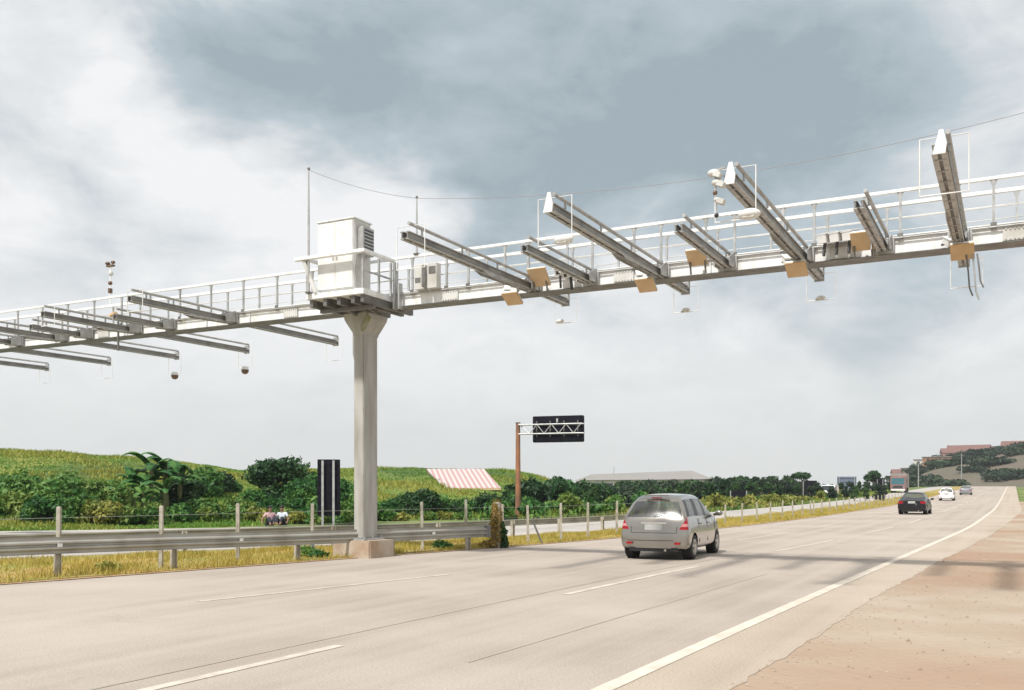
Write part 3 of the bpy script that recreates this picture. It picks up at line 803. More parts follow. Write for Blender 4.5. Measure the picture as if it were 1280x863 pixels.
# ------------------------------------------------------------------ guard rails
def w_profile():
    return [(.02,0),(0,.02),(0,.07),(.065,.12),(.065,.155),(.01,.19),(.01,.215),(.065,.25),(.065,.285),(0,.335),(0,.385),(.02,.405)]
def guard_rail(name, label, path, tops, ped, group=None, posts=None, flip=1, hgt=.32, matr=None, base=None):
    root = thing(name, label, 'guard rail', (path[0][0], path[0][1], 0), 0, group)
    o = Vector((path[0][0], path[0][1], 0)); P = [Vector((x, y, 0))-o for x, y in path]
    prof = w_profile(); sc = hgt/.405
    rings = []
    for i, p in enumerate(P):
        t = (P[min(i+1, len(P)-1)]-P[max(i-1, 0)]).normalized(); nrm = Vector((t.y, -t.x, 0))*flip
        ring = [p + nrm*(x*sc+.06) + Vector((0,0,tops[i]-hgt+z*sc)) for x, z in prof]
        ring += [p + nrm*(x*sc+.054) + Vector((0,0,tops[i]-hgt+z*sc)) for x, z in reversed(prof)]
        rings.append(ring)
    m = MB(); m.loft(rings); m.build('rail', matr or M['rail_steel'], root)
    for i, p in enumerate(posts if posts is not None else P):
        p = p if isinstance(p, Vector) else Vector((p[0], p[1], 0))-o
        # height of the rail here
        j = min(range(len(P)), key=lambda k: (P[k]-p).length); tp = tops[j]
        t = (P[min(j+1, len(P)-1)]-P[max(j-1, 0)]).normalized(); a = math.atan2(t.y, t.x)
        b = MB(); b.box((p.x, p.y, (tp-.03)/2-.1), (.10, .012, tp+.17), (0,0,a)); 
        b.box((p.x-math.cos(a)*.05, p.y-math.sin(a)*.05, (tp-.03)/2-.1), (.012, .10, tp+.17), (0,0,a))
        b.box((p.x+math.cos(a)*.05, p.y+math.sin(a)*.05, (tp-.03)/2-.1), (.012, .10, tp+.17), (0,0,a))
        po = b.build('post', M['post'] if ped else M['galv'], root)
    return root, o
RP = [(-16.3,10.2),(-13.9,12.7),(-11.2,15.5),(-8.62,18.06),(-7.05,19.83),(-5.01,22.2),(-3.04,24.08),(-1.2,25.94),(-.72,26.4)]
RT = [.80,.79,.78,.77,.74,.69,.675,.665,.66]
fine = []; ft = []
for i in range(len(RP)-1):
    for k in range(4):
        f = k/4; fine.append((RP[i][0]*(1-f)+RP[i+1][0]*f, RP[i][1]*(1-f)+RP[i+1][1]*f)); ft.append(RT[i]*(1-f)+RT[i+1]*f)
fine.append(RP[-1]); ft.append(RT[-1])
gr, go = guard_rail('guard_rail', 'long weathered steel guard rail in front, ending at a vine covered post', fine, ft, True, posts=RP[:-1])
# reflectors on the near rail
for q in (12.6, 18.5, 26.0):
    i = int(q); p = Vector((fine[i][0], fine[i][1], 0))-go
    t = (Vector((*fine[i+1],0))-Vector((*fine[i],0))).normalized(); nrm = Vector((t.y,-t.x,0))
    MB().box(p+nrm*.10+Vector((0,0,ft[i]-.15)), (.09,.02,.08), (0,0,math.atan2(t.y,t.x))).build('reflector', M['white_plastic'], gr)
e = Vector((fine[-1][0], fine[-1][1], 0))-go; t = (Vector((*fine[-1],0))-Vector((*fine[-2],0))).normalized()
MB().tube([e+Vector((0,0,.34)), e+Vector((0,0,.66))], .13, 10).build('end_terminal', M['galv_dark'], gr, 40)

ss = np.concatenate([np.arange(2, 26, 2.), np.arange(26, 39, 1.)])
pth = [XY(s, float(ONEAR(s))-.05+.25) for s in ss]
stubs = [XY(s, float(ONEAR(s))+.35) for s in (6, 10, 14, 18, 22, 25.6, 28.9, 31.5, 34.5, 37.6)]
guard_rail('guard_rail', 'rear guard rail on pale stub posts, behind the wire fence', pth, [.60]*len(pth), True, posts=stubs, flip=-1, hgt=.22, matr=M['rail_steel'])
# ------------------------------------------------------------------ wire fence in the median
def fence():
    pts = [(-19.2,5.0),(-16.0,9.0),(-12.8,13.4),(-10.6,16.1),(-8.76,18.39),(-7.39,20.03),(-6.25,21.7),(-4.94,23.5),(-3.75,24.6),(-2.44,25.94),(-1.31,27.34),(-.28,28.2),(.49,28.9),(1.55,30.19),(2.56,32.11),(3.77,34.29)]
    for s in list(np.arange(35.4, 62, 2.55))+list(np.arange(62, 118, 3.0)):
        pts.append(XY(s, float(EDGE(s))-1.1))
    root = thing('wire_fence', 'thin fence of pale weathered posts along the grassy median behind the guard rail', 'fence', (pts[0][0], pts[0][1], 0))
    o = Vector((pts[0][0], pts[0][1], 0))
    for i, (x, y) in enumerate(pts):
        if i == 8: continue
        s = x*D2[0]+y*D2[1]; z = float(rise(s)); h = 1.34 if i < 11 else (1.20 if i < 18 else .95)
        h += random.uniform(-.03, .04); w = .08 if i < 16 else .07
        lean = (random.uniform(-.02,.02), random.uniform(-.02,.02))
        m = MB(); m.loft([[(x-o.x+a*w/2*k+lean[0]*zz, y-o.y+b*w/2*k+lean[1]*zz, z+zz) for a, b in ((-1,-1),(1,-1),(1,1),(-1,1))] for zz, k in ((-.1,1),(h*.97,.9),(h,.7))])
        m.build('post', M['post'], root)
    for hz in (.45, .8, 1.12):
        w = MB(); w.tube([(x-o.x, y-o.y, float(rise(x*D2[0]+y*D2[1]))+hz*(1 if i < 18 else .72)) for i, (x, y) in enumerate(pts)], .0035, 4); w.build('wire', M['galv'], root)
    x, y = pts[12]; m = MB(); m.bar((x-o.x+.12, y-o.y, .75), (x-o.x+.42, y-o.y-.05, 0), .05, .05); m.build('brace', M['galv_dark'], root)
    x, y = pts[7]; m = MB(); m.bar((x-o.x, y-o.y, .5), (x-o.x+.12, y-o.y-.2, 0), .05, .05); m.build('brace', M['galv_dark'], root)
fence()

# ------------------------------------------------------------------ signs
def panel_sign(px, dist, w, ztop, zbot, label, m_, rot=-TH, posts=(-.3, .3), ribs=0, group=None, zg=None):
    x, y, z = spot(px, dist)
    root = thing('road_sign', label, 'sign', (x, y, z), rot, group)
    p = MB(); p.span(-w/2, w/2, 0, .05, zbot-z, ztop-z); pan = p.build('panel', m_, root)
    if ribs:
        r = MB()
        for k in range(ribs):
            zz = zbot-z+(ztop-zbot)*(k+.5)/ribs; r.span(-w/2+.03, w/2-.03, -.030, -.002, zz-.02, zz+.02)
        r.build('stiffener', M['sign_back'], pan)
    for q in posts:
        k = MB(); k.span(q*w-.05, q*w+.05, -.13, -.032, -.3, ztop-z-.05); k.build('post', M['galv'], root)
    return root
panel_sign(411, 43.5, 1.02, height_at(574.5, 43.5), height_at(645, 43.5), 'tall narrow dark road sign seen from behind, left of the gantry column', M['sign_back'], R_(8), (-.27, .21), 6)
panel_sign(1013.5, 135, 1.7, height_at(601, 135), height_at(622, 135), 'dark upright sign panel between two pale posts in the far treeline', M['sign_back'], -TH*.3, (-.62, .62), 3)
panel_sign(923, 100, 1.5, height_at(613, 100), height_at(629, 100), 'low dark sign panel between two pale posts right of the silver car', M['sign_back'], -TH*.2, (-.55, .55), 2)
panel_sign(1058.5, 150, 2.9, height_at(596, 150), height_at(615, 150), 'wide blue grey sign panel beside the far opposite road', M['sign_blue'], -TH*.4, (-.4, .4), 4)
panel_sign(1100, 170, 1.6, height_at(599, 170), height_at(615, 170), 'small black sign panel left of the red truck far along the road', M['sign_back'], -TH*.4, (-.3, .3), 2)

def message_sign():
    dist = 52.; x, y, z = spot(647.5, dist)
    root = thing('message_sign', 'black message sign seen from behind on a rusty cantilever post', 'sign', (x, y, z), -TH*.72)
    zt = height_at(529, dist)-z
    m = MB(); m.tube([(0,0,-.2), (0,0,1.2), (0,0,zt)], [.16,.15,.12], 12); m.build('post', M['rust'], root, 40)
    MB().tube([(0,0,zt),(0,0,zt+.03)], [.15,.15], 12).build('post_cap', M['galv_dark'], root)
    z0 = height_at(553.5, dist)-z; z1 = height_at(521, dist)-z; x0, x1 = .80, 3.62
    b = MB(); b.span(x0, x1, .12, .50, z0, z1); pan = b.build('panel', M['sign_back'], root, bevel=.03)
    a = (zt-.12); c = zt-.62
    t = MB()
    for zz in (a, c):
        for yy in (-.22, .02): t.tube([(.1, yy, zz), (x1+.1, yy, zz)], .035, 6)
    n = 7; xs = np.linspace(.75, x1, n+1)
    for i in range(n):
        t.tube([(xs[i], -.22, a if i % 2 else c), (xs[i+1], -.22, c if i % 2 else a)], .026, 6)
        t.tube([(xs[i], .02, a), (xs[i], -.22, a)], .02, 5); t.tube([(xs[i], .02, c), (xs[i], -.22, c)], .02, 5)
    t.tube([(.08,-.1,zt-.05),(.75,-.22,c)], .03, 6); t.tube([(.08,-.1,c-.02),(.75,-.22,c)], .03, 6)
    t.build('truss_arm', M['galv'], root)
    for xx in np.linspace(x0+.25, x1-.25, 4): MB().span(xx-.03, xx+.03, .06, .118, c-.15, a+.2).build('clamp', M['galv_dark'], root)
    l = MB(); l.span((x0+x1)/2-.05, (x0+x1)/2+.05, .07, .115, a+.1, a+.32); l.build('lock_box', M['galv'], pan)
message_sign()

# ------------------------------------------------------------------ cars
def subsurf_eval(verts, faces, mats, level=2, creases=()):
    me = bpy.data.meshes.new('cage'); me.from_pydata(verts, [], faces)
    o = bpy.data.objects.new('cage', me); C.objects.link(o)
    n = max(mats)+1
    for i in range(n): me.materials.append(None)
    me.polygons.foreach_set('material_index', mats)
    bm = bmesh.new(); bm.from_mesh(me)
    bmesh.ops.remove_doubles(bm, verts=bm.verts, dist=1e-5)
    bmesh.ops.recalc_face_normals(bm, faces=bm.faces); bm.to_mesh(me); bm.free()
    md = o.modifiers.new('s', 'SUBSURF'); md.levels = level; md.render_levels = level
    dg = bpy.context.evaluated_depsgraph_get(); ev = o.evaluated_get(dg)
    out = bpy.data.meshes.new_from_object(ev)
    bpy.data.objects.remove(o); bpy.data.meshes.remove(me)
    return out

def wheel(root, x, y, r, w, side, nsp=5):
    t = MB(); n = 28; rings = []
    for dx, rr in ((-w/2, r*.66), (-w/2, r*.93), (-w/2+.025, r), (w/2-.025, r), (w/2, r*.93), (w/2+.004, r*.80), (w/2, r*.66)):
        rings.append([(x+side*dx, y+rr*math.cos(2*math.pi*k/n), r+rr*math.sin(2*math.pi*k/n)) for k in range(n)])
    t.loft(rings, False)
    wo = t.build('wheel', M['tyre'], root, 50)
    q = MB(); rings = []
    for dx, rr in ((w/2-.005, r*.66), (w/2+.006, r*.63), (w/2-.02, r*.58)):
        rings.append([(x+side*dx, y+rr*math.cos(2*math.pi*k/n), r+rr*math.sin(2*math.pi*k/n)) for k in range(n)])
    q.loft(rings, False)
    for k in range(nsp):
        a = 2*math.pi*k/nsp+.3
        c, s_ = math.cos(a), math.sin(a)
        p0 = (x+side*(w/2-.01), y+c*r*.10, r+s_*r*.10); p1 = (x+side*(w/2-.015), y+c*r*.60, r+s_*r*.60)
        q.bar(p0, p1, .03, r*.20)
    q.tube([(x+side*(w/2-.03), y, r), (x+side*(w/2+.008), y, r)], r*.14, 12)
    q.build('rim', M['alloy'], wo, 40)
    d = MB(); d.tube([(x-side*w*.45, y, r), (x+side*(w/2-.05), y, r)], r*.62, 20); d.build('brake', M['underbody'], wo)

def make_car(label, paint, spec, loc, rotz, group=None, name='car', cat='car'):
    """spec: dict with length, width, stations; origin on the ground under the tail, +y forward"""
    root = thing(name, label, cat, loc, rotz, group)
    W = spec['W']/2
    st = spec['st']           # rows: y_low, y_top, z_sill, z_belt, z_top, top_w, low_w, kind
    J = 7
    V = []; F = []; MT = []
    BODY, RW, SW, WS, TL, PIL, TRIM = 0, 1, 2, 3, 4, 5, 6
    for r in st:
        yl, yt, zs, zb, zt, tw, lw = r[:7]
        zm = zs+(zb-zs)*.42; zh = zs+(zb-zs)*spec.get('zh', .70)
        yb = yl + (yt-yl)*spec.get('ledge', .22)
        ring = [(W*lw*.90, yl, zs), (W*lw*.985, yl, zs+.06), (W*lw*1.0, yl, zm), (W*lw*.985, yl+(yb-yl)*.7, zh), (W*lw*.945, yb, zb), (W*tw, yt, zt-.035), (W*tw*.62, yt+spec.get('crown', 0), zt)]
        full = ring + [(0, ring[-1][1], zt+.012)] + [(-x, y, z) for x, y, z in reversed(ring)]
        V += full
    n = 2*J+1; ns = len(st)
    for i in range(ns-1):
        for j in range(n-1):
            F.append((i*n+j, (i+1)*n+j, (i+1)*n+j+1, i*n+j+1))
            jj = j if j < J else (n-2-j)
            k = BODY
            if jj == 4 and st[i][7].get('side'): k = SW
            if jj == 4 and st[i][7].get('pillar'): k = PIL
            if jj in (5, 6) and st[i][7].get('top') == 'ws': k = WS
            if jj in (5, 6) and st[i][7].get('top') == 'rw': k = RW
            if jj in spec['tl_side'] and i == 0: k = TL
            MT.append(k)
    # rear cap with columns
    def cap(i, front=False):
        base = i*n; fr = [1., .93, .76, 0., -.76, -.93, -1.]
        idx = {}
        for j in range(J):
            L_ = V[base+j]; yb = spec['bulge'] if not front else -spec['bulge']
            for c, f in enumerate(fr):
                if c == 0: idx[j, c] = base+j
                elif c == 6: idx[j, c] = base+n-1-j
                else:
                    x = L_[0]*f; y = L_[1]-yb*(1-f*f)
                    V.append((x, y, L_[2]+(.012 if j >= J-2 else 0)*(1-f*f))); idx[j, c] = len(V)-1
        for j in range(J-1):
            for c in range(6):
                F.append((idx[j, c], idx[j+1, c], idx[j+1, c+1], idx[j, c+1]))
                k = BODY
                if not front:
                    if j == 4 and spec['rw_cap'] and c in (1, 2, 3, 4): k = RW
                    if j in spec['tl_cap'] and c in (0, 1, 4, 5): k = TL
                else:
                    if j == 3 and c in (0, 5): k = TRIM
                MT.append(k)
        # top strip closing to the centre line
        ctr = base+J
        j = J-1
        a = [idx[j, c] for c in range(7)]
        # the centre point of the ring joins the column 3 point
        F.append((a[0], a[1], a[2], ctr)); MT.append(BODY)
        F.append((a[2], a[3], a[4], ctr)); MT.append(BODY)
        F.append((a[4], a[5], a[6], ctr)); MT.append(BODY)
    cap(0); cap(ns-1, True)
    me = subsurf_eval(V, F, MT, spec.get('level', 3))
    # open the wheel arches
    bm = bmesh.new(); bm.from_mesh(me)
    if spec.get('lens'):
        for f in bm.faces:
            if f.material_index == TL:
                c = f.calc_center_median(); k = min(max((c.z-.69)/.26, 0), 1)
                if abs(c.x) < W*(.70+.19*k) and c.y < .12: f.material_index = BODY
                if abs(c.x) > W*.8 and c.y > .16: f.material_index = BODY
                if c.z < .70: f.material_index = BODY
    wr = spec['wr']; ra = wr*1.16
    for wy in spec['wy']:
        dele = []
        for f in bm.faces:
            c = f.calc_center_median()
            if abs(c.x) > W*.80 and math.hypot(c.y-wy, c.z-wr) < ra: dele.append(f)
            elif c.z < wr*1.2 and abs(c.y-wy) < ra*.75 and abs(c.x) > W*.7 and math.hypot(c.y-wy, c.z-wr) < ra: dele.append(f)
        vs = {v for f in dele for v in f.verts}
        bmesh.ops.delete(bm, geom=dele, context='FACES')
        for v in vs:
            if v.is_valid and v.link_faces:
                d = math.hypot(v.co.y-wy, v.co.z-wr)
                if d > 1e-4 and abs(v.co.x) > W*.7:
                    k = ra/d; ny = wy+(v.co.y-wy)*k; nz = wr+(v.co.z-wr)*k
                    if nz > spec['st'][3][2]-.02: v.co.y = ny; v.co.z = nz
    loose = [v for v in bm.verts if not v.link_faces]
    bmesh.ops.delete(bm, geom=loose, context='VERTS')
    # split by region
    names = {BODY: ('body', paint), RW: ('rear_window', spec['rglass']), SW: ('side_window', spec['sglass']), WS: ('windscreen', M['glass']), TL: ('tail_light', M['tail_red']), PIL: ('pillar_trim', M['black_plastic']), TRIM: ('headlight', M['tail_clear'])}
    parts = {}
    for k, (nm, mm) in names.items():
        sides = (0,) if k in (BODY, RW, WS) else (1, -1)
        if k == PIL: sides = (1, -1)
        for sd in sides:
            b2 = bm.copy()
            bmesh.ops.delete(b2, geom=[f for f in b2.faces if f.material_index != k or (sd and f.calc_center_median().x*sd < 0)], context='FACES')
            if not b2.faces: b2.free(); continue
            if k == PIL:
                left = set(b2.faces)
                while left:
                    seed = left.pop(); grp = {seed}; todo = [seed]
                    while todo:
                        for e_ in todo.pop().edges:
                            for g_ in e_.link_faces:
                                if g_ in left: left.discard(g_); grp.add(g_); todo.append(g_)
                    ids = {f.index for f in grp}
                    b4 = b2.copy(); b4.faces.ensure_lookup_table()
                    for i_, f in enumerate(b4.faces): pass
                    bmesh.ops.delete(b4, geom=[f for f, o_ in zip(b4.faces, list(b2.faces)) if o_ not in grp], context='FACES')
                    for f in b4.faces: f.material_index = 0; f.smooth = True
                    m4 = bpy.data.meshes.new(nm); b4.to_mesh(m4); b4.free(); m4.materials.append(mm)
                    o4 = bpy.data.objects.new(nm, m4); C.objects.link(o4); o4.parent = root
                b2.free(); continue
            for f in b2.faces: f.material_index = 0; f.smooth = True
            m2 = bpy.data.meshes.new(nm); b2.to_mesh(m2); b2.free(); m2.materials.append(mm)
            o = bpy.data.objects.new(nm, m2); C.objects.link(o); o.parent = root
            parts[nm, sd] = o
            if k == TL and spec.get('lens'):
                b3 = bmesh.new(); b3.from_mesh(m2)
                bmesh.ops.delete(b3, geom=[f for f in b3.faces if not (spec['lens'][0] < f.calc_center_median().z < spec['lens'][1])], context='FACES')
                for v in b3.verts: v.co += Vector((sd*.004, -.004, 0))
                m3 = bpy.data.meshes.new('lens'); b3.to_mesh(m3); b3.free(); m3.materials.clear(); m3.materials.append(M['tail_clear'])
                lo = bpy.data.objects.new('lens', m3); C.objects.link(lo); lo.parent = o
    bm.free(); bpy.data.meshes.remove(me)
    body = parts['body', 0]
    if spec.get('gate'):
        from mathutils.bvhtree import BVHTree
        tb = bmesh.new(); tb.from_mesh(body.data); bv = BVHTree.FromBMesh(tb)
        def seam(pts, w_, nm):
            out = []
            for i in range(len(pts)-1):
                for k in range(8):
                    f = k/8; x = pts[i][0]*(1-f)+pts[i+1][0]*f; z = pts[i][1]*(1-f)+pts[i+1][1]*f
                    h = bv.ray_cast(Vector((x, -5, z)), Vector((0, 1, 0)))
                    if h[0] is not None: out.append(h[0]+Vector((0, -.002, 0)))
            if len(out) > 2: MB().tube(out, w_, 5).build(nm, M['underbody'], body)
        g = spec['gate']
        seam([(-g[0], g[2]), (-g[0]*.97, g[1]), (g[0]*.97, g[1]), (g[0], g[2])], .006, 'tailgate_seam')
        seam([(-g[0]*1.15, g[1]-.18), (g[0]*1.15, g[1]-.18)], .007, 'bumper_seam')
        tb.free()
    # underside, wheel wells, interior
    y0 = st[0][0]; y1 = st[-1][0]; zs = st[2][2]
    u = MB(); u.span(-W*.74, W*.74, y0+.14, y1-.2, zs-.03, zs+.06)
    for wy in spec['wy']:
        u.tube([(-W*.93, wy, wr), (-W*.72, wy, wr)], ra*.99, 24, False); u.tube([(W*.72, wy, wr), (W*.93, wy, wr)], ra*.99, 24, False)
        u.tube([(-W*.73, wy, wr), (-W*.71, wy, wr)], ra*.99, 24); u.tube([(W*.71, wy, wr), (W*.73, wy, wr)], ra*.99, 24)
    u.build('underbody', M['underbody'], root)
    it = MB()
    zb = spec['zb']; ry = spec['seat']
    it.span(-W*.78, W*.78, ry[0], ry[-1]+.9, zs+.08, zs+.16)
    for yy in ry:
        for xx in (-W*.45, W*.45):
            it.box((xx, yy, zb-.30), (W*.62, .16, .60), (R_(-10), 0, 0)); it.box((xx, yy-.05, zb+.12), (W*.26, .09, .15), (R_(-8), 0, 0))
    it.span(-W*.75, W*.75, ry[-1]+.75, ry[-1]+1.0, zb-.35, zb-.08)
    it.build('interior', M['interior'], root, bevel=.03)
    for wy in spec['wy']:
        for sd in (-1, 1): wheel(root, sd*(W-.105), wy, wr, .19, sd)
    # mirrors, handles, plate, trim
    my = spec['mirror']
    for sd in (-1, 1):
        m = MB(); m.ball((sd*(W+.085), my, zb+.07), .1, 10, 7, (1.0, .55, .72)); mo = m.build('side_mirror', paint, root, 60)
        MB().span(min(sd*(W-.06), sd*(W+.02)), max(sd*(W-.06), sd*(W+.02)), my-.03, my+.03, zb+.0, zb+.06).build('mirror_stalk', M['black_plastic'], mo)
        for dy in spec['handles']:
            MB().box((sd*(W*.992), dy, zb-.15), (.03, .17, .03)).build('door_handle', paint, root, bevel=.008)
        for dy in spec['seams']:
            MB().bar((sd*W*.999, dy, zs+.14), (sd*W*.957, dy, zb-.01), .008, .012).build('door_seam', M['underbody'], body)
    if spec.get('extras'): spec['extras'](root, W, paint)
    return root

def hatch_extras(root, W, paint):
    yr = -.085
    MB().box((0, -.012, .775), (.42, .02, .135), (R_(-6),0,0)).build('number_plate', M['plate'], root)
    MB().box((0, -.002, .87), (.62, .03, .035)).build('plate_trim', M['chrome'], root, bevel=.008)
    b = MB(); pts = []
    for k in range(13):
        f = -1+2*k/12; pts.append((f*W*.97, -.052-.045*(1-f*f)+.09*max(0, abs(f)-.8)/.2, .52))
    for i in range(12): b.bar(pts[i], pts[i+1], .05, .045)
    del b
    r = MB(); r.span(-W*.70, W*.70, -.02, .10, .20, .30); r.build('bumper_skirt', M['underbody'], root)
    MB().tube([(.28, -.02, .235), (.28, .25, .235)], .032, 12).build('exhaust', M['chrome'], root, 40)
    for s in (-1, 1): MB().box((s*.58, -.055, .40), (.14, .02, .05)).build('reflector', M['tail_red'], root)
    w = MB(); w.bar((-.02, .02, 1.05), (.36, .075, 1.10), .015, .015); w.build('wiper', M['black_plastic'], root)
    MB().ball((0, .085, .93), .035, 8, 6, (1,.5,1)).build('emblem', M['chrome'], root)
    MB().span(-.30, .30, .24, .30, 1.50, 1.53).build('roof_lip', paint, root, bevel=.01)
    MB().box((0, .28, 1.462), (.24, .02, .025)).build('brake_light', M['tail_red'], root)

N_ = {}
HATCH = dict(ledge=.08, gate=(.56, .64, .80), zh=.60, lens=(.79, .86), W=1.675, level=4, crown=.02, bulge=.075, rw_cap=True, tl_side=(3,), tl_cap=(3,), rglass=M['glass'], sglass=M['dark_glass'],
    wr=.295, wy=(.62, 3.07), zb=.98, seat=(1.35, 2.15), mirror=2.85, handles=(1.35, 2.2), seams=(1.12, 1.98, 2.85), extras=hatch_extras,
    st=[(.02,.40,.28,.97,1.48,.665,.95,{}),
        (.07,.47,.26,.98,1.515,.68,.99,{'pillar':1}),
        (.24,.60,.25,.985,1.535,.69,1.0,{'side':1}),
        (.95,1.12,.24,.985,1.55,.70,1.0,{'pillar':1}),
        (1.02,1.20,.24,.985,1.55,.70,1.0,{'pillar':1}) ,
        (1.10,1.26,.24,.98,1.555,.70,1.0,{'side':1}),
        (1.90,1.96,.24,.965,1.54,.69,1.0,{'pillar':1}),
        (2.00,2.05,.24,.965,1.53,.69,1.0,{'side':1}),
        (2.55,2.30,.24,.955,1.47,.67,1.0,{'side':1,'top':'ws'}),
        (3.10,2.98,.25,.93,1.08,.78,.99,{}),
        (3.40,3.36,.27,.86,.95,.80,.97,{}),
        (3.70,3.66,.30,.72,.80,.74,.90,{}),
        (3.80,3.78,.34,.62,.68,.66,.80,{})])

def sedan_extras(root, W, paint):
    MB().box((0, -.02, .78), (.42, .02, .14), (R_(-5),0,0)).build('number_plate', M['plate'], root)
    MB().span(-W*.7, W*.7, 0, .12, .18, .30).build('bumper_skirt', M['underbody'], root)
    MB().tube([(.4, -.02, .24), (.4, .25, .24)], .03, 10).build('exhaust', M['chrome'], root, 40)
SEDAN = dict(W=1.72, level=2, crown=.0, bulge=.06, rw_cap=False, tl_side=(3,), tl_cap=(3,), rglass=M['dark_glass'], sglass=M['dark_glass'],
    wr=.30, wy=(.78, 3.30), zb=.90, seat=(1.5, 2.3), mirror=2.95, handles=(1.5, 2.3), seams=(1.25, 2.1, 2.95), extras=sedan_extras,
    st=[(.02,.04,.30,.86,.93,.78,.94,{}),
        (.10,.12,.26,.88,.96,.80,.99,{}),
        (.55,.60,.24,.90,.985,.78,1.0,{'top':'rw'}),
        (.95,1.15,.23,.90,1.35,.70,1.0,{'side':1}),
        (1.20,1.42,.22,.90,1.40,.72,1.0,{'side':1}),
        (2.05,2.05,.22,.895,1.42,.73,1.0,{}),
        (2.12,2.12,.22,.895,1.415,.73,1.0,{'side':1}),
        (2.60,2.40,.22,.89,1.37,.71,1.0,{'side':1,'top':'ws'}),
        (3.20,3.10,.23,.87,.97,.78,.99,{}),
        (3.70,3.68,.26,.78,.86,.78,.96,{}),
        (4.10,4.06,.32,.64,.71,.70,.86,{})])

def place(px, py, head):
    # ground point under the tail of a car
    z = 0
    for _ in range(60):
        Y = (1.7-z)*FOC/max(py-610, 1); X = (px-640)/FOC*Y
        z = .5*z+.5*float(rise(X*D2[0]+Y*D2[1]))
    return (X, Y, z), -R_(head)
l, r = place(817, 700.2, 24.5)
make_car('silver hatchback driving away in the middle lane, nearest of the cars', M['silver'], HATCH, l, r)
l, r = place(1139.5, 643.5, 29)
make_car('small black sedan driving away ahead of the silver hatchback', M['black_car'], SEDAN, l, r)
l, r = place(1183, 626.2, 27)
h2 = dict(HATCH); h2['level'] = 2; h2['rglass'] = M['dark_glass']
make_car('white hatchback far ahead, beyond the black sedan', M['white_car'], h2, l, r)
l, r = place(1207, 619.0, 27)
s2 = dict(SEDAN)
make_car('dark grey sedan far ahead at the right edge of the photo', M['grey_car'], s2, l, r)

# oncoming vehicles on the opposite road
def pickup(px, dist, head):
    x = (px-640)/FOC*dist; y = dist; z = float(rise(x*D2[0]+y*D2[1]))
    root = thing('van', 'small white van on the far opposite road in front of the blue grey sign', 'van', (x, y, z), -R_(head)+math.pi)
    W = .84
    m = MB(); m.prism([(-2.0,.30),(-2.0,1.72),(-1.85,1.85),(1.15,1.85),(1.75,1.10),(2.05,.95),(2.08,.30)], 'x', -W, W)
    m.build('body', M['white_car'], root, bevel=.06)
    w = MB(); w.prism([(1.26,1.74),(1.70,1.18),(1.725,1.19),(1.285,1.76)], 'x', -W*.86, W*.86); w.build('windscreen', M['window_dark'], root)
    for s in (-1, 1):
        w = MB(); w.span(min(s*(W+.004),s*(W-.02)), max(s*(W+.004),s*(W-.02)), -.1, 1.1, 1.15, 1.65); w.build('side_window', M['window_dark'], root)
        MB().box((s*.6, 2.06, .75), (.25,.06,.16)).build('headlight', M['chrome'], root)
        for wy in (-1.3, 1.4): wheel(root, s*(W-.08), wy, .30, .18, s)
    MB().span(-.5,.5,2.07,2.10,.55,.85).build('grille', M['black_plastic'], root)
pickup(1037, 121, 27)
def truck(px, dist, head):
    x = (px-640)/FOC*dist; y = dist; z = float(rise(x*D2[0]+y*D2[1]))-.1
    root = thing('truck', 'red fronted truck with a teal windscreen coming along the far opposite road', 'truck', (x, y, z), -R_(head)+math.pi)
    W = 1.25
    c = MB(); c.span(-W, W, 1.0, 3.0, .5, 3.0); c.build('cab', M['red_paint'], root, bevel=.1)
    w = MB(); w.span(-W*.86, W*.86, 3.0, 3.025, 1.55, 2.65); w.build('windscreen', M['teal_glass'], root)
    b = MB(); b.span(-W-.03, W+.03, -5.5, .9, 1.0, 3.5); b.build('cargo_box', M['roof_pale'], root, bevel=.03)
    MB().span(-W*.9, W*.9, 3.02, 3.12, .45, .75).build('bumper', M['white_plastic'], root)
    MB().span(-W*.6, W*.6, 3.0, 3.03, .85, 1.35).build('grille', M['black_plastic'], root)
    for s in (-1, 1):
        MB().box((s*.95, 3.03, 1.0), (.34,.06,.22)).build('headlight', M['chrome'], root)
        MB().box((s*(W+.18), 2.8, 2.1), (.14,.12,.55)).build('side_mirror', M['black_plastic'], root)
        for wy in (1.9, -3.3, -4.4): wheel(root, s*(W-.16), wy, .48, .28, s)
    MB().span(-.9,.9,-5.2,2.4,.55,.95).build('chassis', M['underbody'], root)
truck(1124, 168, 26)

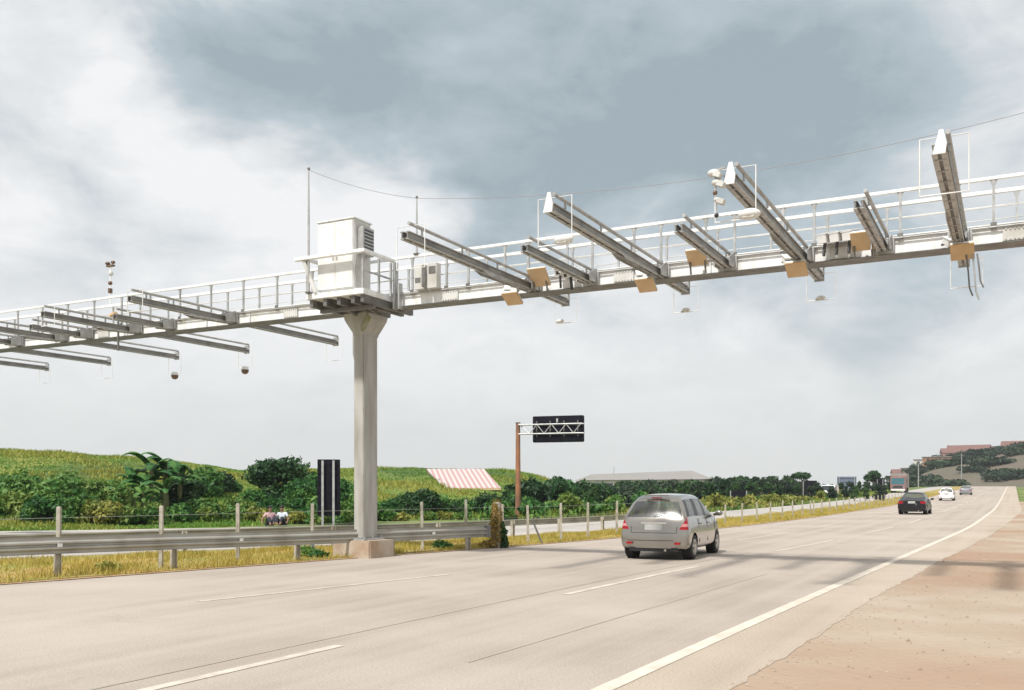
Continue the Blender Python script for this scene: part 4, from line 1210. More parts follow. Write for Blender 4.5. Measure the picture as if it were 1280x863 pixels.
# ------------------------------------------------------------------ vegetation
def leaves(name, clumps, n, size, m, parent=None, seed=0, squash=1., droop=.3):
    rng = np.random.default_rng(seed)
    c = np.array([k[0] for k in clumps], float); rad = np.array([k[1] for k in clumps], float)
    if rad.ndim == 1: rad = np.stack([rad, rad, rad*squash], -1)
    wgt = (rad.prod(1))**.75; wgt /= wgt.sum()
    idx = rng.choice(len(c), n, p=wgt)
    d = rng.normal(size=(n, 3)); d /= np.linalg.norm(d, axis=1)[:, None]
    rr = rng.uniform(0, 1, n)**.38
    rr *= 1+.16*np.sin(d[:, 0]*5+idx)*np.sin(d[:, 2]*6+idx*2)
    p = c[idx]+d*rad[idx]*rr[:, None]
    nrm = d*.6+rng.normal(size=(n, 3))*.7+np.array([0, 0, .35]); nrm /= np.linalg.norm(nrm, axis=1)[:, None]
    a = np.cross(nrm, rng.normal(size=(n, 3))); a /= np.linalg.norm(a, axis=1)[:, None]
    b = np.cross(nrm, a)
    s = size*rng.uniform(.55, 1.35, n)[:, None]
    V = np.stack([p-a*s*.9, p+b*s*.42, p+a*s*.9-np.array([0, 0, droop])*s, p-b*s*.42], 1).reshape(-1, 3)
    tint = np.clip(rng.uniform(0, 1, len(clumps))[idx]*.6+rng.uniform(0, .5, n), 0, 1)
    return np_mesh(name, V, 4, m, parent, tint)

def trunk(root, h, r, limbs, lean=(0,0), seed=1):
    rnd = random.Random(seed); m = MB()
    top = (lean[0], lean[1], h)
    m.tube([(0,0,-.4), (lean[0]*.3+.05*h*.1, lean[1]*.3, h*.4), top], [r*1.25, r, r*.6], 8)
    for l in limbs:
        b = (lean[0]*.7, lean[1]*.7, h*rnd.uniform(.55,.95)); mid = tuple(b[i]*.5+l[i]*.5+(0,0,.12*h)[i]*.3 for i in range(3))
        m.tube([b, mid, tuple(l)], [r*.55, r*.38, r*.12], 6)
    return m.build('trunk', M['bark'], root, 50)

def crown_clumps(rnd, n, R, z0, z1, cr, flat=.75):
    out = []
    for i in range(n):
        a = rnd.uniform(0, 2*math.pi); z = rnd.uniform(z0, z1); f = 1-abs((z-z0)/(z1-z0)-.4)*.9
        q = R*math.sqrt(rnd.uniform(.05, 1))*max(f, .25)
        k = cr*rnd.uniform(.6, 1.25); out.append(((q*math.cos(a), q*math.sin(a), z), (k, k, k*flat)))
    return out

def tree(name, label, cat, px, dist, ztop, R, m, group=None, n=3000, leaf=.28, flat=.8, clumps=11, th=.35, seed=1, z0f=.3, sink=0., cr=None):
    x, y, z = spot(px, dist); z -= sink
    H = ztop-z; rnd = random.Random(seed)
    root = thing(name, label, cat, (x, y, z), rnd.uniform(0, 6), group)
    k = cr or R*.42
    cl = crown_clumps(rnd, clumps, R-k*.6, H*z0f+k*.5, H-k*flat*.8, k, flat)
    trunk(root, H*th+.3, max(.07, H*.028), [c[0] for c in cl[:5]], seed=seed)
    leaves('crown', cl, n, leaf, m, root, seed)
    return root

def bush(label, px, dist, ztop, R, m, group, n=900, leaf=.20, seed=1, name='bush', sc=1., flat=.8, sink=.1):
    x, y, z = spot(px, dist); z -= sink; H = max(ztop-z, .35); rnd = random.Random(seed)
    root = thing(name, label, 'bush', (x, y, z), rnd.uniform(0, 6), group)
    k = min(R*.5, H*.5)
    cl = crown_clumps(rnd, 8, R*.8, H*.12, max(H-k*.7, H*.3), k, flat)
    leaves('foliage', cl, n, leaf, m, root, seed)
    s = MB()
    for c in cl[:4]: s.tube([(0,0,0), (c[0][0]*.5, c[0][1]*.5, c[0][2]*.6), c[0]], [.05,.03,.012], 5)
    s.build('stem', M['bark'], root)
    return root

# dense bushes along the foot and flank of the embankment: column, depth, top row, radius, kind
KIND = {'d': 'leaf_deep', 'm': 'leaf_mid', 'y': 'leaf_yellow', 'k': 'leaf_dark'}
KW = {'d': 'deep green', 'm': 'mid green', 'y': 'yellow green', 'k': 'very dark green'}
hill = [(352,51,603,1.6,'k'),(410,49,590,1.5,'d'),(388,50,597,1.5,'k'),(340,48.5,622,1.3,'d'),(366,48.5,618,1.4,'d'),(300,49,622,1.1,'m'),(190,44.5,628,1.0,'m'),(30,44,612,1.3,'m'),(-30,44,612,1.3,'d'),(460,52,618,1.3,'d'),(-60,46,600,1.6,'d'),(-20,47,585,1.9,'m'),(20,46,592,1.7,'d'),(58,47,588,1.3,'k'),(82,45,592,1.5,'d'),(112,46,594,1.5,'m'),(95,43.5,618,1.2,'m'),(60,43,620,1.2,'d'),
        (140,45,606,1.2,'m'),(126,43,626,1.0,'y'),(160,43.5,630,.9,'m'),(230,52,598,1.5,'k'),(252,55,584,1.4,'d'),(268,57,590,1.2,'k'),(285,58,596,1.2,'d'),(243,48,616,1.0,'m'),
        (222,46,626,.9,'d'),(262,47,628,.8,'m'),(290,48,632,.9,'d'),(318,50,612,1.2,'d'),(336,50,617,1.5,'k'),(362,51,612,1.6,'k'),(385,52,607,1.7,'d'),(376,49,600,1.5,'d'),(350,47,634,.9,'m'),(322,47.5,634,.9,'y'),
        (393,47,622,1.3,'d'),(428,49,596,1.6,'d'),(436,47,614,1.3,'d'),(432,45.5,636,.7,'m'),(398,45.5,640,.6,'m'),(372,46,640,.6,'y'),
        (482,54,622,1.3,'d'),(505,55,617,1.6,'k'),(523,55,612,1.7,'k'),(545,56,618,1.5,'d'),(568,57,626,1.2,'k'),(590,58,622,1.3,'d'),(612,58,620,1.3,'k'),
        (478,50,636,.8,'m'),(498,50,640,.6,'y'),(530,51,639,.7,'m'),(556,52,640,.7,'y'),(575,52,642,.7,'m'),
        (634,60,622,1.4,'k'),(650,61,618,1.4,'d')]
TAKEN = {}
for i, (px, dist, ty, R, k) in enumerate(hill):
    x, y, z = spot(px, dist); zt = height_at(ty, dist)
    if zt-z < .5: zt = z+.7*R
    where = ('left of the tall banana plants' if px < 170 else 'between the banana plants and the umbrella shaped tree' if px < 330 else
             'around the umbrella shaped tree' if px < 445 else 'right of the gantry column, below the striped roof' if px < 625 else 'near the rusty sign post')
    g = f'{KW[k]} bushes {where}'
    bush(f'{KW[k]} bush on the embankment {where}', px, dist, zt, R, M[KIND[k]], g, n=int(1500+1000*R*R), leaf=.11+.025*R, seed=i+3)

# banana plants
def banana(px, dist, ty, label, seed, nl=11):
    x, y, z = spot(px, dist); H = (height_at(ty, dist)-z)*1.22; rnd = random.Random(seed)
    root = thing('banana_plant', label, 'plant', (x, y, z), rnd.uniform(0, 6), 'tall banana plants on the embankment')
    MB().tube([(0,0,-.2),(.05,.02,H*.35),(.02,0,H*.62)], [.14,.12,.07], 8).build('stalk', M['stem'], root, 50)
    V = []; T = []
    for i in range(nl):
        a = i*2.4+rnd.uniform(-.3,.3); el = rnd.uniform(.15, 1.25); L = H*rnd.uniform(.34,.52); b = H*rnd.uniform(.38,.62); w = L*.17
        pts = []
        for k in range(8):
            f = k/7; ang = el-f*f*1.6; 
            if k == 0: p = Vector((0,0,b))
            else: p = pts[-1][0]+Vector((math.cos(a)*math.cos(ang), math.sin(a)*math.cos(ang), math.sin(ang)))*L/7
            pts.append((p, w*(math.sin(math.pi*min(1, .1+f*.88))**.6)*(.35 if k == 0 else 1)))
        sd = Vector((-math.sin(a), math.cos(a), 0))
        for k in range(7):
            p, q = pts[k], pts[k+1]
            for s in (-1, 1):
                dz = Vector((0,0,-.35))
                V += [p[0], p[0]+(sd*s+dz)*p[1], q[0]+(sd*s+dz)*q[1]*rnd.uniform(.75,1.1), q[0]]; T.append(rnd.uniform(.1,.9))
    np_mesh('leaf_fan', np.array([tuple(v) for v in V]), 4, M['leaf_deep'], root, T)
banana(166, 48, 578, 'banana plant with broad drooping leaves, leftmost of the tall clump', 1, 13)
banana(190, 49, 562, 'banana plant with broad leaves in the middle of the tall clump', 5, 14)
banana(208, 50, 557, 'tallest banana plant of the clump, its leaves against the sky', 9, 13)
banana(226, 51, 580, 'banana plant with broad leaves, rightmost of the tall clump', 12, 12)
banana(178, 46, 604, 'short banana plant in front of the tall clump', 15, 12)
banana(150, 47, 592, 'small banana plant at the left edge of the tall clump', 19, 10)
banana(204, 47, 592, 'leafy banana plant in front of the tallest one', 23, 13)

# umbrella shaped tree
def umbrella_tree(name, label, px, dist, ty, by, R, m, seed, n=2600, leaf=.16):
    x, y, z = spot(px, dist); H = height_at(ty, dist)-z; cb = height_at(by, dist)-z; rnd = random.Random(seed)
    root = thing(name, label, 'tree', (x, y, z), rnd.uniform(0, 1))
    cl = []
    for i in range(16):
        a = rnd.uniform(0, 6.28); q = R*math.sqrt(rnd.uniform(0, 1))*.82; k = (H-cb)*.34*rnd.uniform(.7,1.2)
        zz = cb+(H-cb)*(.30+.38*(1-(q/R)**2))+rnd.uniform(-.08,.08)
        cl.append(((q*math.cos(a), q*math.sin(a), zz), (k*1.5, k*1.5, k*1.0)))
    trunk(root, cb, .10, [c[0] for c in cl[:9]], seed=seed)
    leaves('crown', cl, n, leaf, m, root, seed)
umbrella_tree('umbrella_tree', 'dark umbrella shaped tree against the sky left of the tall dark sign', 352, 52, 571, 612, 1.5, M['leaf_dark'], 4, 4200)

# trees at the end of the embankment
for i, (px, dist, ty, R, k) in enumerate([(662,66,600,1.7,'k'),(682,70,597,2.0,'k'),(702,76,599,2.0,'d'),(722,84,603,2.1,'k'),(670,62,622,1.3,'d'),(692,64,628,1.2,'d'),(716,72,626,1.4,'k'),(742,90,602,2.2,'k'),(738,78,628,1.4,'d')]):
    z = spot(px, dist)[2]; zt = height_at(ty, dist)
    if i in (4, 5, 6, 8):
        bush('dark bush below the trees just right of the rusty sign post', px, dist, max(zt, z+.9), R, M[KIND[k]], 'bushes below the trees right of the rusty post', n=1500, leaf=.22, seed=60+i)
    else:
        tree('broadleaf_tree', 'dark broad tree in the dense clump just right of the rusty sign post', 'tree', px, dist, zt, R, M[KIND[k]], 'dense tree clump right of the rusty post', n=2600, leaf=.26, seed=40+i, z0f=.1, cr=R*.5)

# treeline in the valley: six shapes, then copies
protos = []
for i in range(7):
    rnd = random.Random(200+i)
    root = thing('valley_tree', 'x', 'tree', (0,0,0), 0)
    H = 8.0; R = rnd.uniform(2.0, 2.9); k = R*.45
    cl = crown_clumps(rnd, 16, R-k*.4, 1.2, H-k*.7, k, rnd.uniform(.8, 1.15))
    trunk(root, 4.2, .2, [c[0] for c in cl[:5]], seed=i)
    leaves('crown', cl, 3000, .36, M['leaf_far'] if i % 3 else M['leaf_dark'], root, 300+i)
    protos.append(root)
TX = [730,770,800,840,880,905,930,960,985,1000,1030,1050,1080,1095,1110]
TY = [604,604,602,602,600,597,597,598,598,602,604,604,602,602,606]
def copy_thing(p):
    c = p.copy(); C.objects.link(c)
    for ch in p.children:
        k = ch.copy(); C.objects.link(k); k.parent = c
    return c
rnd = random.Random(77); used = set(); cnt = 0
rows = [(112, 745, 1100, 13.5, 5, 'front'), (140, 742, 1114, 11, 1.5, 'middle'), (172, 748, 1120, 10, 0, 'back')]
for dist0, p0, p1, step, drop, rowname in rows:
    px = p0
    while px < p1:
        dist = dist0*rnd.uniform(.95, 1.06); x, y, z = spot(px, dist)
        top = height_at(np.interp(px, TX, TY)+drop+rnd.uniform(-2.2, 3.0), dist)
        i = rnd.randrange(7); p = protos[i]
        c = p if i not in used else copy_thing(p)
        used.add(i); sc = max((top-z)/8.0, .22)
        c.location = (x, y, z); c.scale = (sc*rnd.uniform(.9,1.25), sc*rnd.uniform(.9,1.25), sc); c.rotation_euler = (0, 0, rnd.uniform(0, 6.28))
        c['label'] = f'dark leafy tree in the {rowname} row of the far treeline'
        c['group'] = f'far treeline {rowname} row'
        px += step*rnd.uniform(.75, 1.25)
for i in range(7):
    if i not in used:
        for ch in list(protos[i].children): bpy.data.objects.remove(ch)
        bpy.data.objects.remove(protos[i])
umbrella_tree('umbrella_tree', 'round topped tree rising above the far treeline right of centre', 1003, 150, 591, 600, 2.2, M['leaf_dark'], 8, 1500, .3)
tree('broadleaf_tree', 'lone dark tree rising above the far treeline left of the red truck', 'tree', 1091, 175, height_at(588.5, 175), 1.7, M['leaf_dark'], None, 1400, .3, 1.0, 9, .4, 91, .4)

# yellow green shrubs on the verge beyond the opposite road
rnd = random.Random(5)
s = 64.
k = 0
while s < 150:
    t = float(OFAR(s))-rnd.uniform(1.0, 2.6); x, y = XY(s, t); px = 640+FOC*x/y
    zb = gz(x, y); zt = zb + rnd.uniform(.7, 1.25)
    kind = rnd.choice('yymy')
    b = bush(f'low {KW[kind]} shrub in the verge row beyond the opposite road', px, y, zt, rnd.uniform(.7, 1.2), M[KIND[kind]], f'{KW[kind]} shrubs along the opposite road', n=420, leaf=.2, seed=400+k, name='shrub')
    s += rnd.uniform(1.7, 3.0); k += 1
for i, (px, dist) in enumerate([(640+FOC*XY(s_, float(OFAR(s_))-2.2)[0]/XY(s_, float(OFAR(s_))-2.2)[1], XY(s_, float(OFAR(s_))-2.2)[1]) for s_ in (43, 45.5, 48, 51, 54, 57.5, 60.5)]):
    z = spot(px, dist)[2]
    bush('green shrub behind the rear guard rail, between rusty post and silver car', px, dist, z+1.0+.2*(i % 3), 1.0, M['leaf_deep'] if i % 2 else M['leaf_mid'], 'shrubs behind the stub post guard rail', n=800, leaf=.2, seed=470+i, name='shrub')

# vine covered post at the end of the guard rail
def vine_post():
    x, y = -.42, 27.0
    root = thing('vine_covered_post', 'concrete post overgrown with dry ochre vines at the end of the guard rail', 'post', (x, y, 0), -.3)
    MB().loft([[(a*.10*k, b*.10*k, z) for a, b in ((-1,-1),(1,-1),(1,1),(-1,1))] for z, k in ((-.1,1.1),(1.30,.9))]).build('post', M['post'], root)
    cl = [((-.02,-.02,z),(r,r,.22)) for z, r in ((.25,.20),(.45,.22),(.65,.20),(.85,.19),(1.02,.17),(1.18,.13))]
    leaves('vine', cl, 1500, .06, M['vine'], root, 5)
    leaves('dark_creeper', [((.20,.02,.15),(.12,.14,.2)),((.19,.02,.40),(.10,.12,.2)),((.15,0,.62),(.07,.09,.14))], 700, .06, M['leaf_dark'], root, 6)
    leaves('dead_stalks', [((-.30,-.05,.08),(.22,.2,.12)),((-.12,-.08,.12),(.2,.2,.14))], 500, .06, M['vine'], root, 8)
vine_post()
for i, (x, y, r, k) in enumerate([(-5.0,23.3,.24,'leaf_deep'),(-4.7,23.0,.16,'leaf_deep'),(-8.2,19.3,.18,'leaf_yellow'),(-2.0,26.6,.2,'leaf_deep')]):
    root = thing('weed_clump', ['small dark green weed by the gantry footing','tiny green weed just in front of the gantry footing','yellow green weed tuft under the guard rail at left','dark weed under the end of the guard rail'][i], 'weed', (x, y, 0), 0)
    leaves('foliage', [((0,0,r*.5),(r*1.2,r*1.2,r*.7)),((r,.05,r*.4),(r*.8,r*.8,r*.5))], 350, .06, M[k], root, 500+i)
    MB().tube([(0,0,-.05),(0,0,r*.6)], [.012,.006], 5).build('stem', M['stem'], root)

# ------------------------------------------------------------------ buildings
def striped_shed():
    # a pitched striped roof built against the embankment
    d0, d1 = 71., 78.
    def P(px, py, d): return Vector(((px-640)/FOC*d, d, height_at(py, d)))
    a, b, c, e = P(556,610,d0), P(626,610,d0), P(605,586.3,d1), P(533,586.3,d1)
    o = (a+b)/2; o.z = gz(o.x, o.y)-.3
    root = thing('striped_roof_shed', 'shed roof with red and white stripes set into the green embankment', 'shed', o, 0)
    n = ((b-a).cross(e-a)).normalized(); 
    if n.z < 0: n = -n
    m = MB(); vs = [p-o for p in (a, b, c, e)]; m.loft([[p-n*.12 for p in vs], vs]); m.build('roof', M['stripes'], root)
    w = MB()
    for p, q in ((a, b), (b, c), (c, e), (e, a)):
        i = (p+q)/2; ctr = (a+b+c+e)/4
        def inn(v): r = v+(ctr-v)*.03; return r
        p2, q2 = inn(p)-o-n*.13, inn(q)-o-n*.13
        w.add([(p2.x,p2.y,-.5),(q2.x,q2.y,-.5),tuple(q2),tuple(p2)], [(0,1,2,3)])
    wo = w.build('wall', M['wall_brick'], root)
    g = MB(); g.bar(a-o+Vector((0,-.05,-.1)), b-o+Vector((0,-.05,-.1)), .1, .14); g.build('gutter', M['tan'], root)
striped_shed()

def warehouse():
    d = 300.; x0 = (728-640)/FOC*d; x1 = (890-640)/FOC*d
    base = -6; eave = height_at(600.5, d); ridge = height_at(589.5, d)
    cx = (x0+x1)/2; W = x1-x0
    root = thing('warehouse', 'long low warehouse with a pale roof rising behind the far treeline', 'warehouse', (cx, d, base), 0)
    h = eave-base; r = ridge-base
    w = MB(); w.span(-W/2, W/2, 0, 30, 0, h); w.build('wall', M['wall_pale'], root)
    rf = MB(); rf.loft([[(-W/2-.6,-.8,h),( -W/2+4,15,r-.7),(-W/2-.6,30.8,h),(-W/2-.6,15,h-.25)], [(W/2+.6,-.8,h+.3),(W/2-3.5,15,r+.5),(W/2+.6,30.8,h+.3),(W/2+.6,15,h)]])
    rf.build('roof', M['roof_pale'], root)
    m = MB(); m.tube([(-W/2+11,10,h),(-W/2+11,10,r+1.6)], .12, 6); m.build('roof_mast', M['galv'], root)
    wn = MB()
    for k in range(9): wn.span(-W/2+3+k*4.2, -W/2+5.4+k*4.2, -.06, -.005, h-2.4, h-1.0)
    wn.build('window_band', M['window_dark'], root)
warehouse()

def house(px, d, w, h, wall, roofm, label, cat='house', flat=False, group=None):
    x, y, z = spot(px, d); root = thing('hill_house', label, cat, (x, y, z-1.0), -.5+random.uniform(-.3,.3), group)
    b = MB(); b.span(-w/2, w/2, -w*.35, w*.35, 0, h+1); b.build('wall', wall, root)
    if flat: r = MB(); r.span(-w/2-.3, w/2+.3, -w*.35-.3, w*.35+.3, h+1.003, h+1.25)
    else:
        r = MB(); r.loft([[(s*(w/2+.4), yy*(w*.35+.4), zz) for yy, zz in ((-1,h+.95),(0,h+1+w*.22),(1,h+.95))] for s in (-1, 1)])
    r.build('roof', roofm, root)
    wn = MB()
    for k in (-.3, 0, .3): wn.span(k*w-.5, k*w+.5, -w*.35-.05, -w*.35-.005, 1+h*.45, 1+h*.8)
    wn.build('window', M['window_dark'], root)
HL = [(1192,430,10,4.5,'wall_pink','tile_red',0,'pink house with a red roof on the crest of the far right hill'),
      (1204,440,13,5,'wall_brick','tile_red',0,'wide raw brick house under a red roof on the crest of the far right hill'),
      (1178,420,8,3.5,'wall_pale','roof_pale',1,'pale flat roofed house at the left end of the hilltop'),
      (1222,430,10,4.5,'wall_pale','tile_red',0,'white house with a red roof right of the brick house on the hill'),
      (1244,440,11,5,'wall_pink','roof_pale',1,'pink flat roofed house near the right end of the hilltop'),
      (1268,435,10,4,'wall_brick','tile_red',0,'brick house at the far right end of the hilltop'),
      (1160,380,9,3.2,'wall_pale','roof_pale',1,'pale house half way up the far right hill'),
      (1140,390,8,3,'wall_pink','roof_pale',1,'low pink house at the left foot of the far right hill'),
      (1128,400,8,3,'wall_pale','tile_red',0,'small red roofed house low beside the far road'),
      (1172,365,10,3,'wall_brick','roof_pale',1,'low brick building beneath the hilltop houses')]
for px, d, w, h, wm, rm, fl, lb in HL: house(px, d, w, h, M[wm], M[rm], lb, flat=bool(fl), group='houses on the far hill')
for i, (px, d, R, ty) in enumerate([(1150,385,5,583),(1164,395,5.5,579),(1180,400,6,577),(1196,395,5,581),(1210,400,6,575),(1212,380,5,590),(1232,395,6,578),(1256,400,6,577),(1276,395,6,580),(1150,350,3.5,597),(1168,350,3.5,596),(1130,360,4,598),(1205,350,4,596),(1235,350,4.5,594),(1262,350,4.5,592)]):
    x, y, z = spot(px, d); zt = max(height_at(ty, d), z+2.5)
    lb = 'dark tree on the upper slope of the far right hill' if i < 9 else 'dark shrubby tree at the foot of the far right hill'
    tree('hill_tree', lb, 'tree', px, d, zt, R, M['leaf_far'], 'trees on the upper hill slope' if i < 9 else 'trees at the foot of the far hill', 700, .8, .7, 8, .3, 700+i, .1)
rnd = random.Random(31)
hp = [bpy.data.objects[n] for n in ('hill_tree', 'hill_tree.002', 'hill_tree.006')]
for i in range(30):
    src = hp[i % 3]; c = copy_thing(src); px = rnd.uniform(1128, 1290); d = rnd.uniform(275, 385); x, y, z = spot(px, d)
    k = rnd.uniform(.6, 1.3); c.location = (x, y, z-.3); c.scale = (k*1.3, k*1.3, k*.8); c.rotation_euler = (0, 0, rnd.uniform(0, 6))
    c['label'] = 'small dark tree scattered over the face of the far right hill'; c['group'] = 'small trees on the face of the far hill'
def pole(px, d, py, label):
    x, y, z = spot(px, d); h = height_at(py, d)-z
    root = thing('utility_pole', label, 'pole', (x, y, z), -.4, 'utility poles far along the road')
    MB().tube([(0,0,-.3),(0,0,h)], [.16,.10], 8).build('pole', M['galv'], root, 40)
    MB().span(-.9,.9,-.06,.06,h-.7,h-.55).build('cross_arm', M['galv_dark'], root)
pole(1202, 300, 567, 'grey utility pole beside the houses on the far right hill')
pole(1148, 260, 579, 'grey utility pole left of the far right hill')

# ------------------------------------------------------------------ people sitting across the road
def skin_mesh(name, pts, edges, rad, m, parent, root_i=0, sub=2):
    me = bpy.data.meshes.new(name); me.from_pydata(pts, edges, [])
    o = bpy.data.objects.new(name, me); C.objects.link(o)
    md = o.modifiers.new('skin', 'SKIN'); md.use_smooth_shade = True
    sv = me.skin_vertices[0].data
    for i, r in enumerate(rad):
        sv[i].radius = (r, r) if not isinstance(r, tuple) else r
        sv[i].use_root = (i == root_i)
    sb = o.modifiers.new('sub', 'SUBSURF'); sb.levels = sub; sb.render_levels = sub
    dg = bpy.context.evaluated_depsgraph_get(); out = bpy.data.meshes.new_from_object(o.evaluated_get(dg))
    bpy.data.objects.remove(o)
    out.materials.clear(); out.materials.append(m); out.shade_smooth()
    r = bpy.data.objects.new(name, out); C.objects.link(r)
    if parent is not None: r.parent = parent
    return r
def person(label, px, dist, zoff, rot, shirt, spread):
    x, y, z = spot(px, dist)
    P = [(0,0,.10),(0,-.02,.30),(0,.0,.46),(0,.03,.58),(0,.05,.68),(0,.06,.80)]; R = [.13,.115,.13,.052,.085,.07]; E = [(0,1),(1,2),(2,3),(3,4),(4,5)]
    S_p = [(0,0,.09),(0,-.02,.30),(0,0,.47),(0,.02,.54)]; S_r = [.148,.137,.148,.075]; S_e = [(0,1),(1,2),(2,3)]
    T_p = [(0,0,.09)]; T_r = [.15]; T_e = []
    for s in (-1, 1):
        b = len(P)
        el = (s*(.27+spread*.06), .02, .28); wr = (s*(.30+spread*.10), .20, .16)
        P += [(s*.17,0,.50), el, wr, (wr[0], wr[1]+.06, wr[2]-.03)]; R += [.055,.042,.030,.034]; E += [(2,b),(b,b+1),(b+1,b+2),(b+2,b+3)]
        for f in range(5):
            fx = wr[0]+(f-2)*.017; fb = len(P)
            L = (.05,.07,.078,.07,.055)[f]
            P += [(fx, wr[1]+.08+L*.6, wr[2]-.05), (fx, wr[1]+.08+L, wr[2]-.085)]; R += [.0095,.008]; E += [(b+3, fb), (fb, fb+1)]
        h = len(P); P += [(s*.10,.04,.10),(s*.16,.42,.34),(s*.15,.58,.05),(s*.16,.70,.03)]; R += [.088,.062,.044,.036]; E += [(0,h),(h,h+1),(h+1,h+2),(h+2,h+3)]
        q = len(S_p); S_p += [(s*.17,0,.505),(s*(.245+spread*.045),.015,.34)]; S_r += [.072,.060]; S_e += [(2,q),(q,q+1)]
        q = len(T_p); T_p += [(s*.10,.04,.10),(s*.16,.42,.34),(s*.152,.55,.09)]; T_r += [.10,.075,.06]; T_e += [(0,q),(q,q+1),(q+1,q+2)]
    body = skin_mesh('person', P, E, R, M['skin'], None)
    body.location = (x, y, z+zoff); body.rotation_euler = (0,0,rot); tag(body, label, 'person', 'people sitting across the road')
    skin_mesh('shirt', S_p, S_e, S_r, shirt, body); skin_mesh('trousers', T_p, T_e, T_r, M['dark_cloth'], body)
    MB().ball((0,.035,.785), .094, 12, 8, (.95,1.02,1.0)).build('hair', M['hair'], body, 60)
    f = MB(); f.ball((0,.155,.735), .018, 8, 6, (.8,1,1.2)); f.build('nose', M['skin'], body, 60)
    e = MB()
    for s in (-1, 1): e.ball((s*.032,.135,.762), .011, 8, 6)
    e.build('eyes', M['hair'], body, 60)
    k = MB(); k.box((0,.142,.695), (.045,.008,.010)); k.build('mouth', M['wall_pink'], body)
person('person in a pink shirt sitting on the grass across the road, left of another', 337.5, 42.6, .04, R_(-150), M['pink_cloth'], 1.2)
person('person in a white shirt sitting on the grass across the road, beside one in pink', 353, 42.8, .05, R_(170), M['white_cloth'], .4)

# ------------------------------------------------------------------ light, sky, camera
EXPO = .36
SUN_EL = R_(53); sh = Vector((-.60, -.80, 0)).normalized()
sd = Vector((sh.x*math.cos(SUN_EL), sh.y*math.cos(SUN_EL), math.sin(SUN_EL)))
sl = bpy.data.lights.new('sun', 'SUN'); sl.energy = 3.4; sl.angle = R_(3.5); sl.color = (1, .965, .91)
so = bpy.data.objects.new('sun', sl); C.objects.link(so); so.rotation_euler = (-sd).to_track_quat('-Z', 'Y').to_euler(); so.location = (-20, -20, 60)

W_ = bpy.data.worlds.new('World'); scene.world = W_; W_.use_nodes = True
nt = W_.node_tree; N = nt.nodes; L = nt.links
for n in list(N): N.remove(n)
out = N.new('ShaderNodeOutputWorld')
sky = N.new('ShaderNodeTexSky'); sky.sky_type = 'NISHITA'; sky.sun_disc = False
sky.sun_elevation = SUN_EL; sky.sun_rotation = math.atan2(sd.x, sd.y) % (2*math.pi); sky.dust_density = 2.0
bg1 = N.new('ShaderNodeBackground'); bg1.inputs['Strength'].default_value = .08; L.new(sky.outputs[0], bg1.inputs['Color'])
tc = N.new('ShaderNodeTexCoord')
def vmath(op, a, b=None):
    n = N.new('ShaderNodeVectorMath'); n.operation = op
    for i, s in enumerate((a, b)):
        if s is None: continue
        if isinstance(s, tuple): n.inputs[i].default_value = s
        else: L.new(s, n.inputs[i])
    return n
def fmath(op, a, b, c=None):
    n = N.new('ShaderNodeMath'); n.operation = op
    for i, s in enumerate((a, b, c)):
        if s is None: continue
        if isinstance(s, (int, float)): n.inputs[i].default_value = s
        else: L.new(s, n.inputs[i])
    return n.outputs[0]
D_ = vmath('NORMALIZE', tc.outputs['Generated']).outputs[0]
st = N.new('ShaderNodeMapping'); st.inputs['Scale'].default_value = (1, 1, 2.0); L.new(D_, st.inputs['Vector'])
wn = N.new('ShaderNodeTexNoise'); wn.inputs['Scale'].default_value = 3.2; wn.inputs['Detail'].default_value = 6; wn.inputs['Roughness'].default_value = .55
L.new(st.outputs[0], wn.inputs['Vector'])
wc = vmath('SUBTRACT', wn.outputs['Color'], (.5, .5, .5)).outputs[0]
ws = N.new('ShaderNodeVectorMath'); ws.operation = 'SCALE'; L.new(wc, ws.inputs[0]); ws.inputs['Scale'].default_value = .30
DW = vmath('ADD', D_, ws.outputs[0]).outputs[0]
total = None
BLOBS = [(800,195,.24,.34),(660,235,.13,.22),(470,180,.14,.20),(340,110,.15,.20),(1060,150,.2,.26),(930,110,.2,.22),(640,0,.45,.22),(560,120,.2,.14),(300,60,.2,.12),(1250,230,.14,.18),(1150,350,.10,.30),(1130,455,.07,.14),(250,70,.13,.20),(420,100,.12,.12),
         (900,-150,.5,.26),(200,-150,.35,.15),(120,330,.10,.12),(190,250,.08,.06),(90,230,.06,.12),(760,120,.10,.12),
         (175,185,.10,-.36),(95,100,.08,-.30),(300,215,.10,-.30),(540,285,.11,-.40),(660,150,.08,-.20),(1190,200,.08,-.22),(1010,215,.07,-.20),(430,270,.10,-.24),(760,310,.10,-.22),(330,420,.16,-.16),(800,430,.18,-.20),(560,430,.14,-.14),(980,285,.07,-.14)]
for px, py, rad, wgt in BLOBS:
    d = Vector(((px-640)/FOC, 1, (610-py)/FOC)).normalized()
    ds = vmath('DISTANCE', DW, tuple(d)).outputs['Value']
    mr = N.new('ShaderNodeMapRange'); mr.interpolation_type = 'SMOOTHERSTEP'
    mr.inputs['From Min'].default_value = rad*1.25; mr.inputs['From Max'].default_value = 0; mr.inputs['To Min'].default_value = 0; mr.inputs['To Max'].default_value = 1
    L.new(ds, mr.inputs['Value'])
    total = fmath('MULTIPLY_ADD', mr.outputs[0], wgt, total if total is not None else .13)
n2 = N.new('ShaderNodeTexNoise'); n2.inputs['Scale'].default_value = 6.5; n2.inputs['Detail'].default_value = 10; n2.inputs['Roughness'].default_value = .56; n2.inputs['Distortion'].default_value = .6
L.new(st.outputs[0], n2.inputs['Vector'])
total = fmath('ADD', total, fmath('MULTIPLY', fmath('SUBTRACT', n2.outputs['Fac'], .5), 1.15))
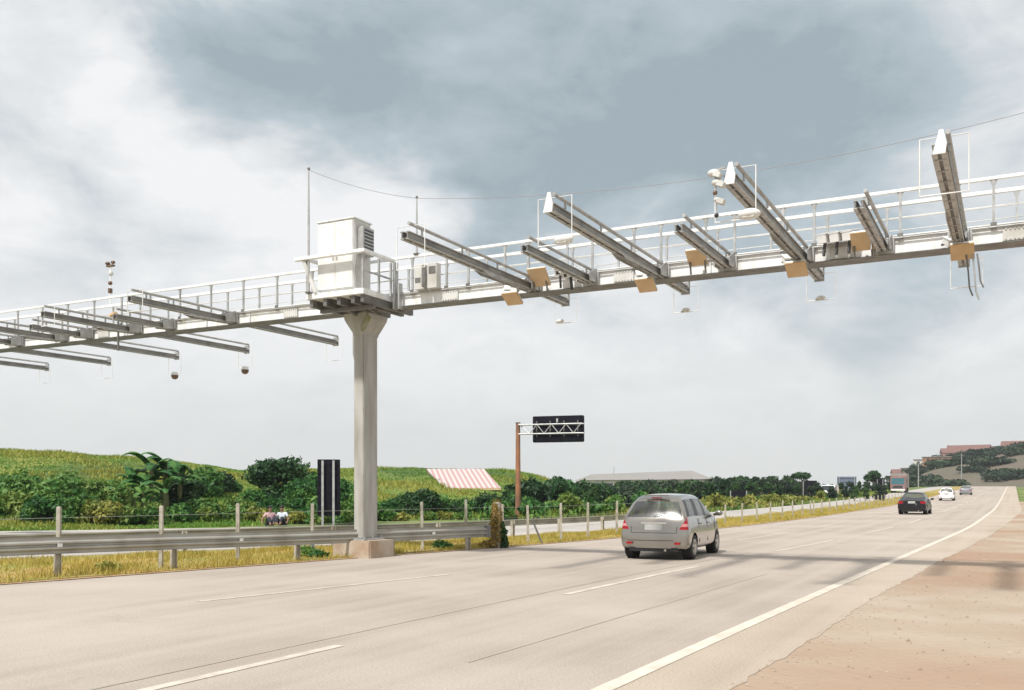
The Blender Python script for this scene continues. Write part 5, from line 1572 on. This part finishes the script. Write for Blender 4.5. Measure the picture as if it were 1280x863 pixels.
n3 = N.new('ShaderNodeTexNoise'); n3.inputs['Scale'].default_value = 17; n3.inputs['Detail'].default_value = 8; n3.inputs['Roughness'].default_value = .6; n3.inputs['Distortion'].default_value = .4
L.new(st.outputs[0], n3.inputs['Vector'])
total = fmath('ADD', total, fmath('MULTIPLY', fmath('SUBTRACT', n3.outputs['Fac'], .5), .45))
cr = N.new('ShaderNodeValToRGB'); e = cr.color_ramp.elements
k = 2**-EXPO
def sk(r, g, b): c = srgb(r, g, b); return (c[0]*k, c[1]*k, c[2]*k, 1)
e[0].position = 0; e[0].color = sk(250,251,252); e[1].position = 1; e[1].color = sk(164,179,187)
x = e.new(.28); x.color = sk(231,234,236)
x = e.new(.62); x.color = sk(192,204,211)
L.new(total, cr.inputs['Fac'])
# paler, slightly warm air close to the horizon
sp = N.new('ShaderNodeSeparateXYZ'); L.new(D_, sp.inputs[0])
hz = N.new('ShaderNodeMapRange'); hz.interpolation_type = 'SMOOTHSTEP'
hz.inputs['From Min'].default_value = .22; hz.inputs['From Max'].default_value = -.02; hz.inputs['To Min'].default_value = 0; hz.inputs['To Max'].default_value = .85
L.new(sp.outputs['Z'], hz.inputs['Value'])
mx = N.new('ShaderNodeMix'); mx.data_type = 'RGBA'; L.new(hz.outputs[0], mx.inputs['Factor']); L.new(cr.outputs['Color'], mx.inputs['A']); mx.inputs['B'].default_value = sk(231,234,232)
bg2 = N.new('ShaderNodeBackground'); L.new(mx.outputs['Result'], bg2.inputs['Color']); bg2.inputs['Strength'].default_value = 1.0
ms_ = N.new('ShaderNodeMixShader'); ms_.inputs[0].default_value = .95
L.new(bg1.outputs[0], ms_.inputs[1]); L.new(bg2.outputs[0], ms_.inputs[2]); L.new(ms_.outputs[0], out.inputs['Surface'])

hb = MB(); hb.box((0, 150, 32), (2500, 2300, 78))
HZ = bpy.data.materials.new('haze_air'); HZ.use_nodes = True; hn = HZ.node_tree
hn.nodes.remove(hn.nodes['Principled BSDF'])
pv = hn.nodes.new('ShaderNodeVolumePrincipled'); pv.inputs['Density'].default_value = .00028; pv.inputs['Color'].default_value = (.80, .83, .86, 1); pv.inputs['Anisotropy'].default_value = .1
hn.links.new(pv.outputs[0], hn.nodes['Material Output'].inputs['Volume'])
tag(hb.build('haze', HZ), kind='stuff')

cam = bpy.data.cameras.new('camera'); co = bpy.data.objects.new('camera', cam); C.objects.link(co)
co.location = (0, 0, 1.7); co.rotation_euler = (math.pi/2, 0, 0)
cam.sensor_fit = 'HORIZONTAL'; cam.sensor_width = 36; cam.lens = 36*FOC/1280
cam.shift_y = (610-431.5)/1280; cam.clip_start = .1; cam.clip_end = 9000
scene.camera = co
scene.view_settings.view_transform = 'Standard'; scene.view_settings.look = 'None'; scene.view_settings.exposure = EXPO; scene.view_settings.gamma = 1
scene.view_settings.use_curve_mapping = False
scene.render.engine = 'CYCLES'
scene.cycles.max_bounces = 8; scene.cycles.transparent_max_bounces = 12
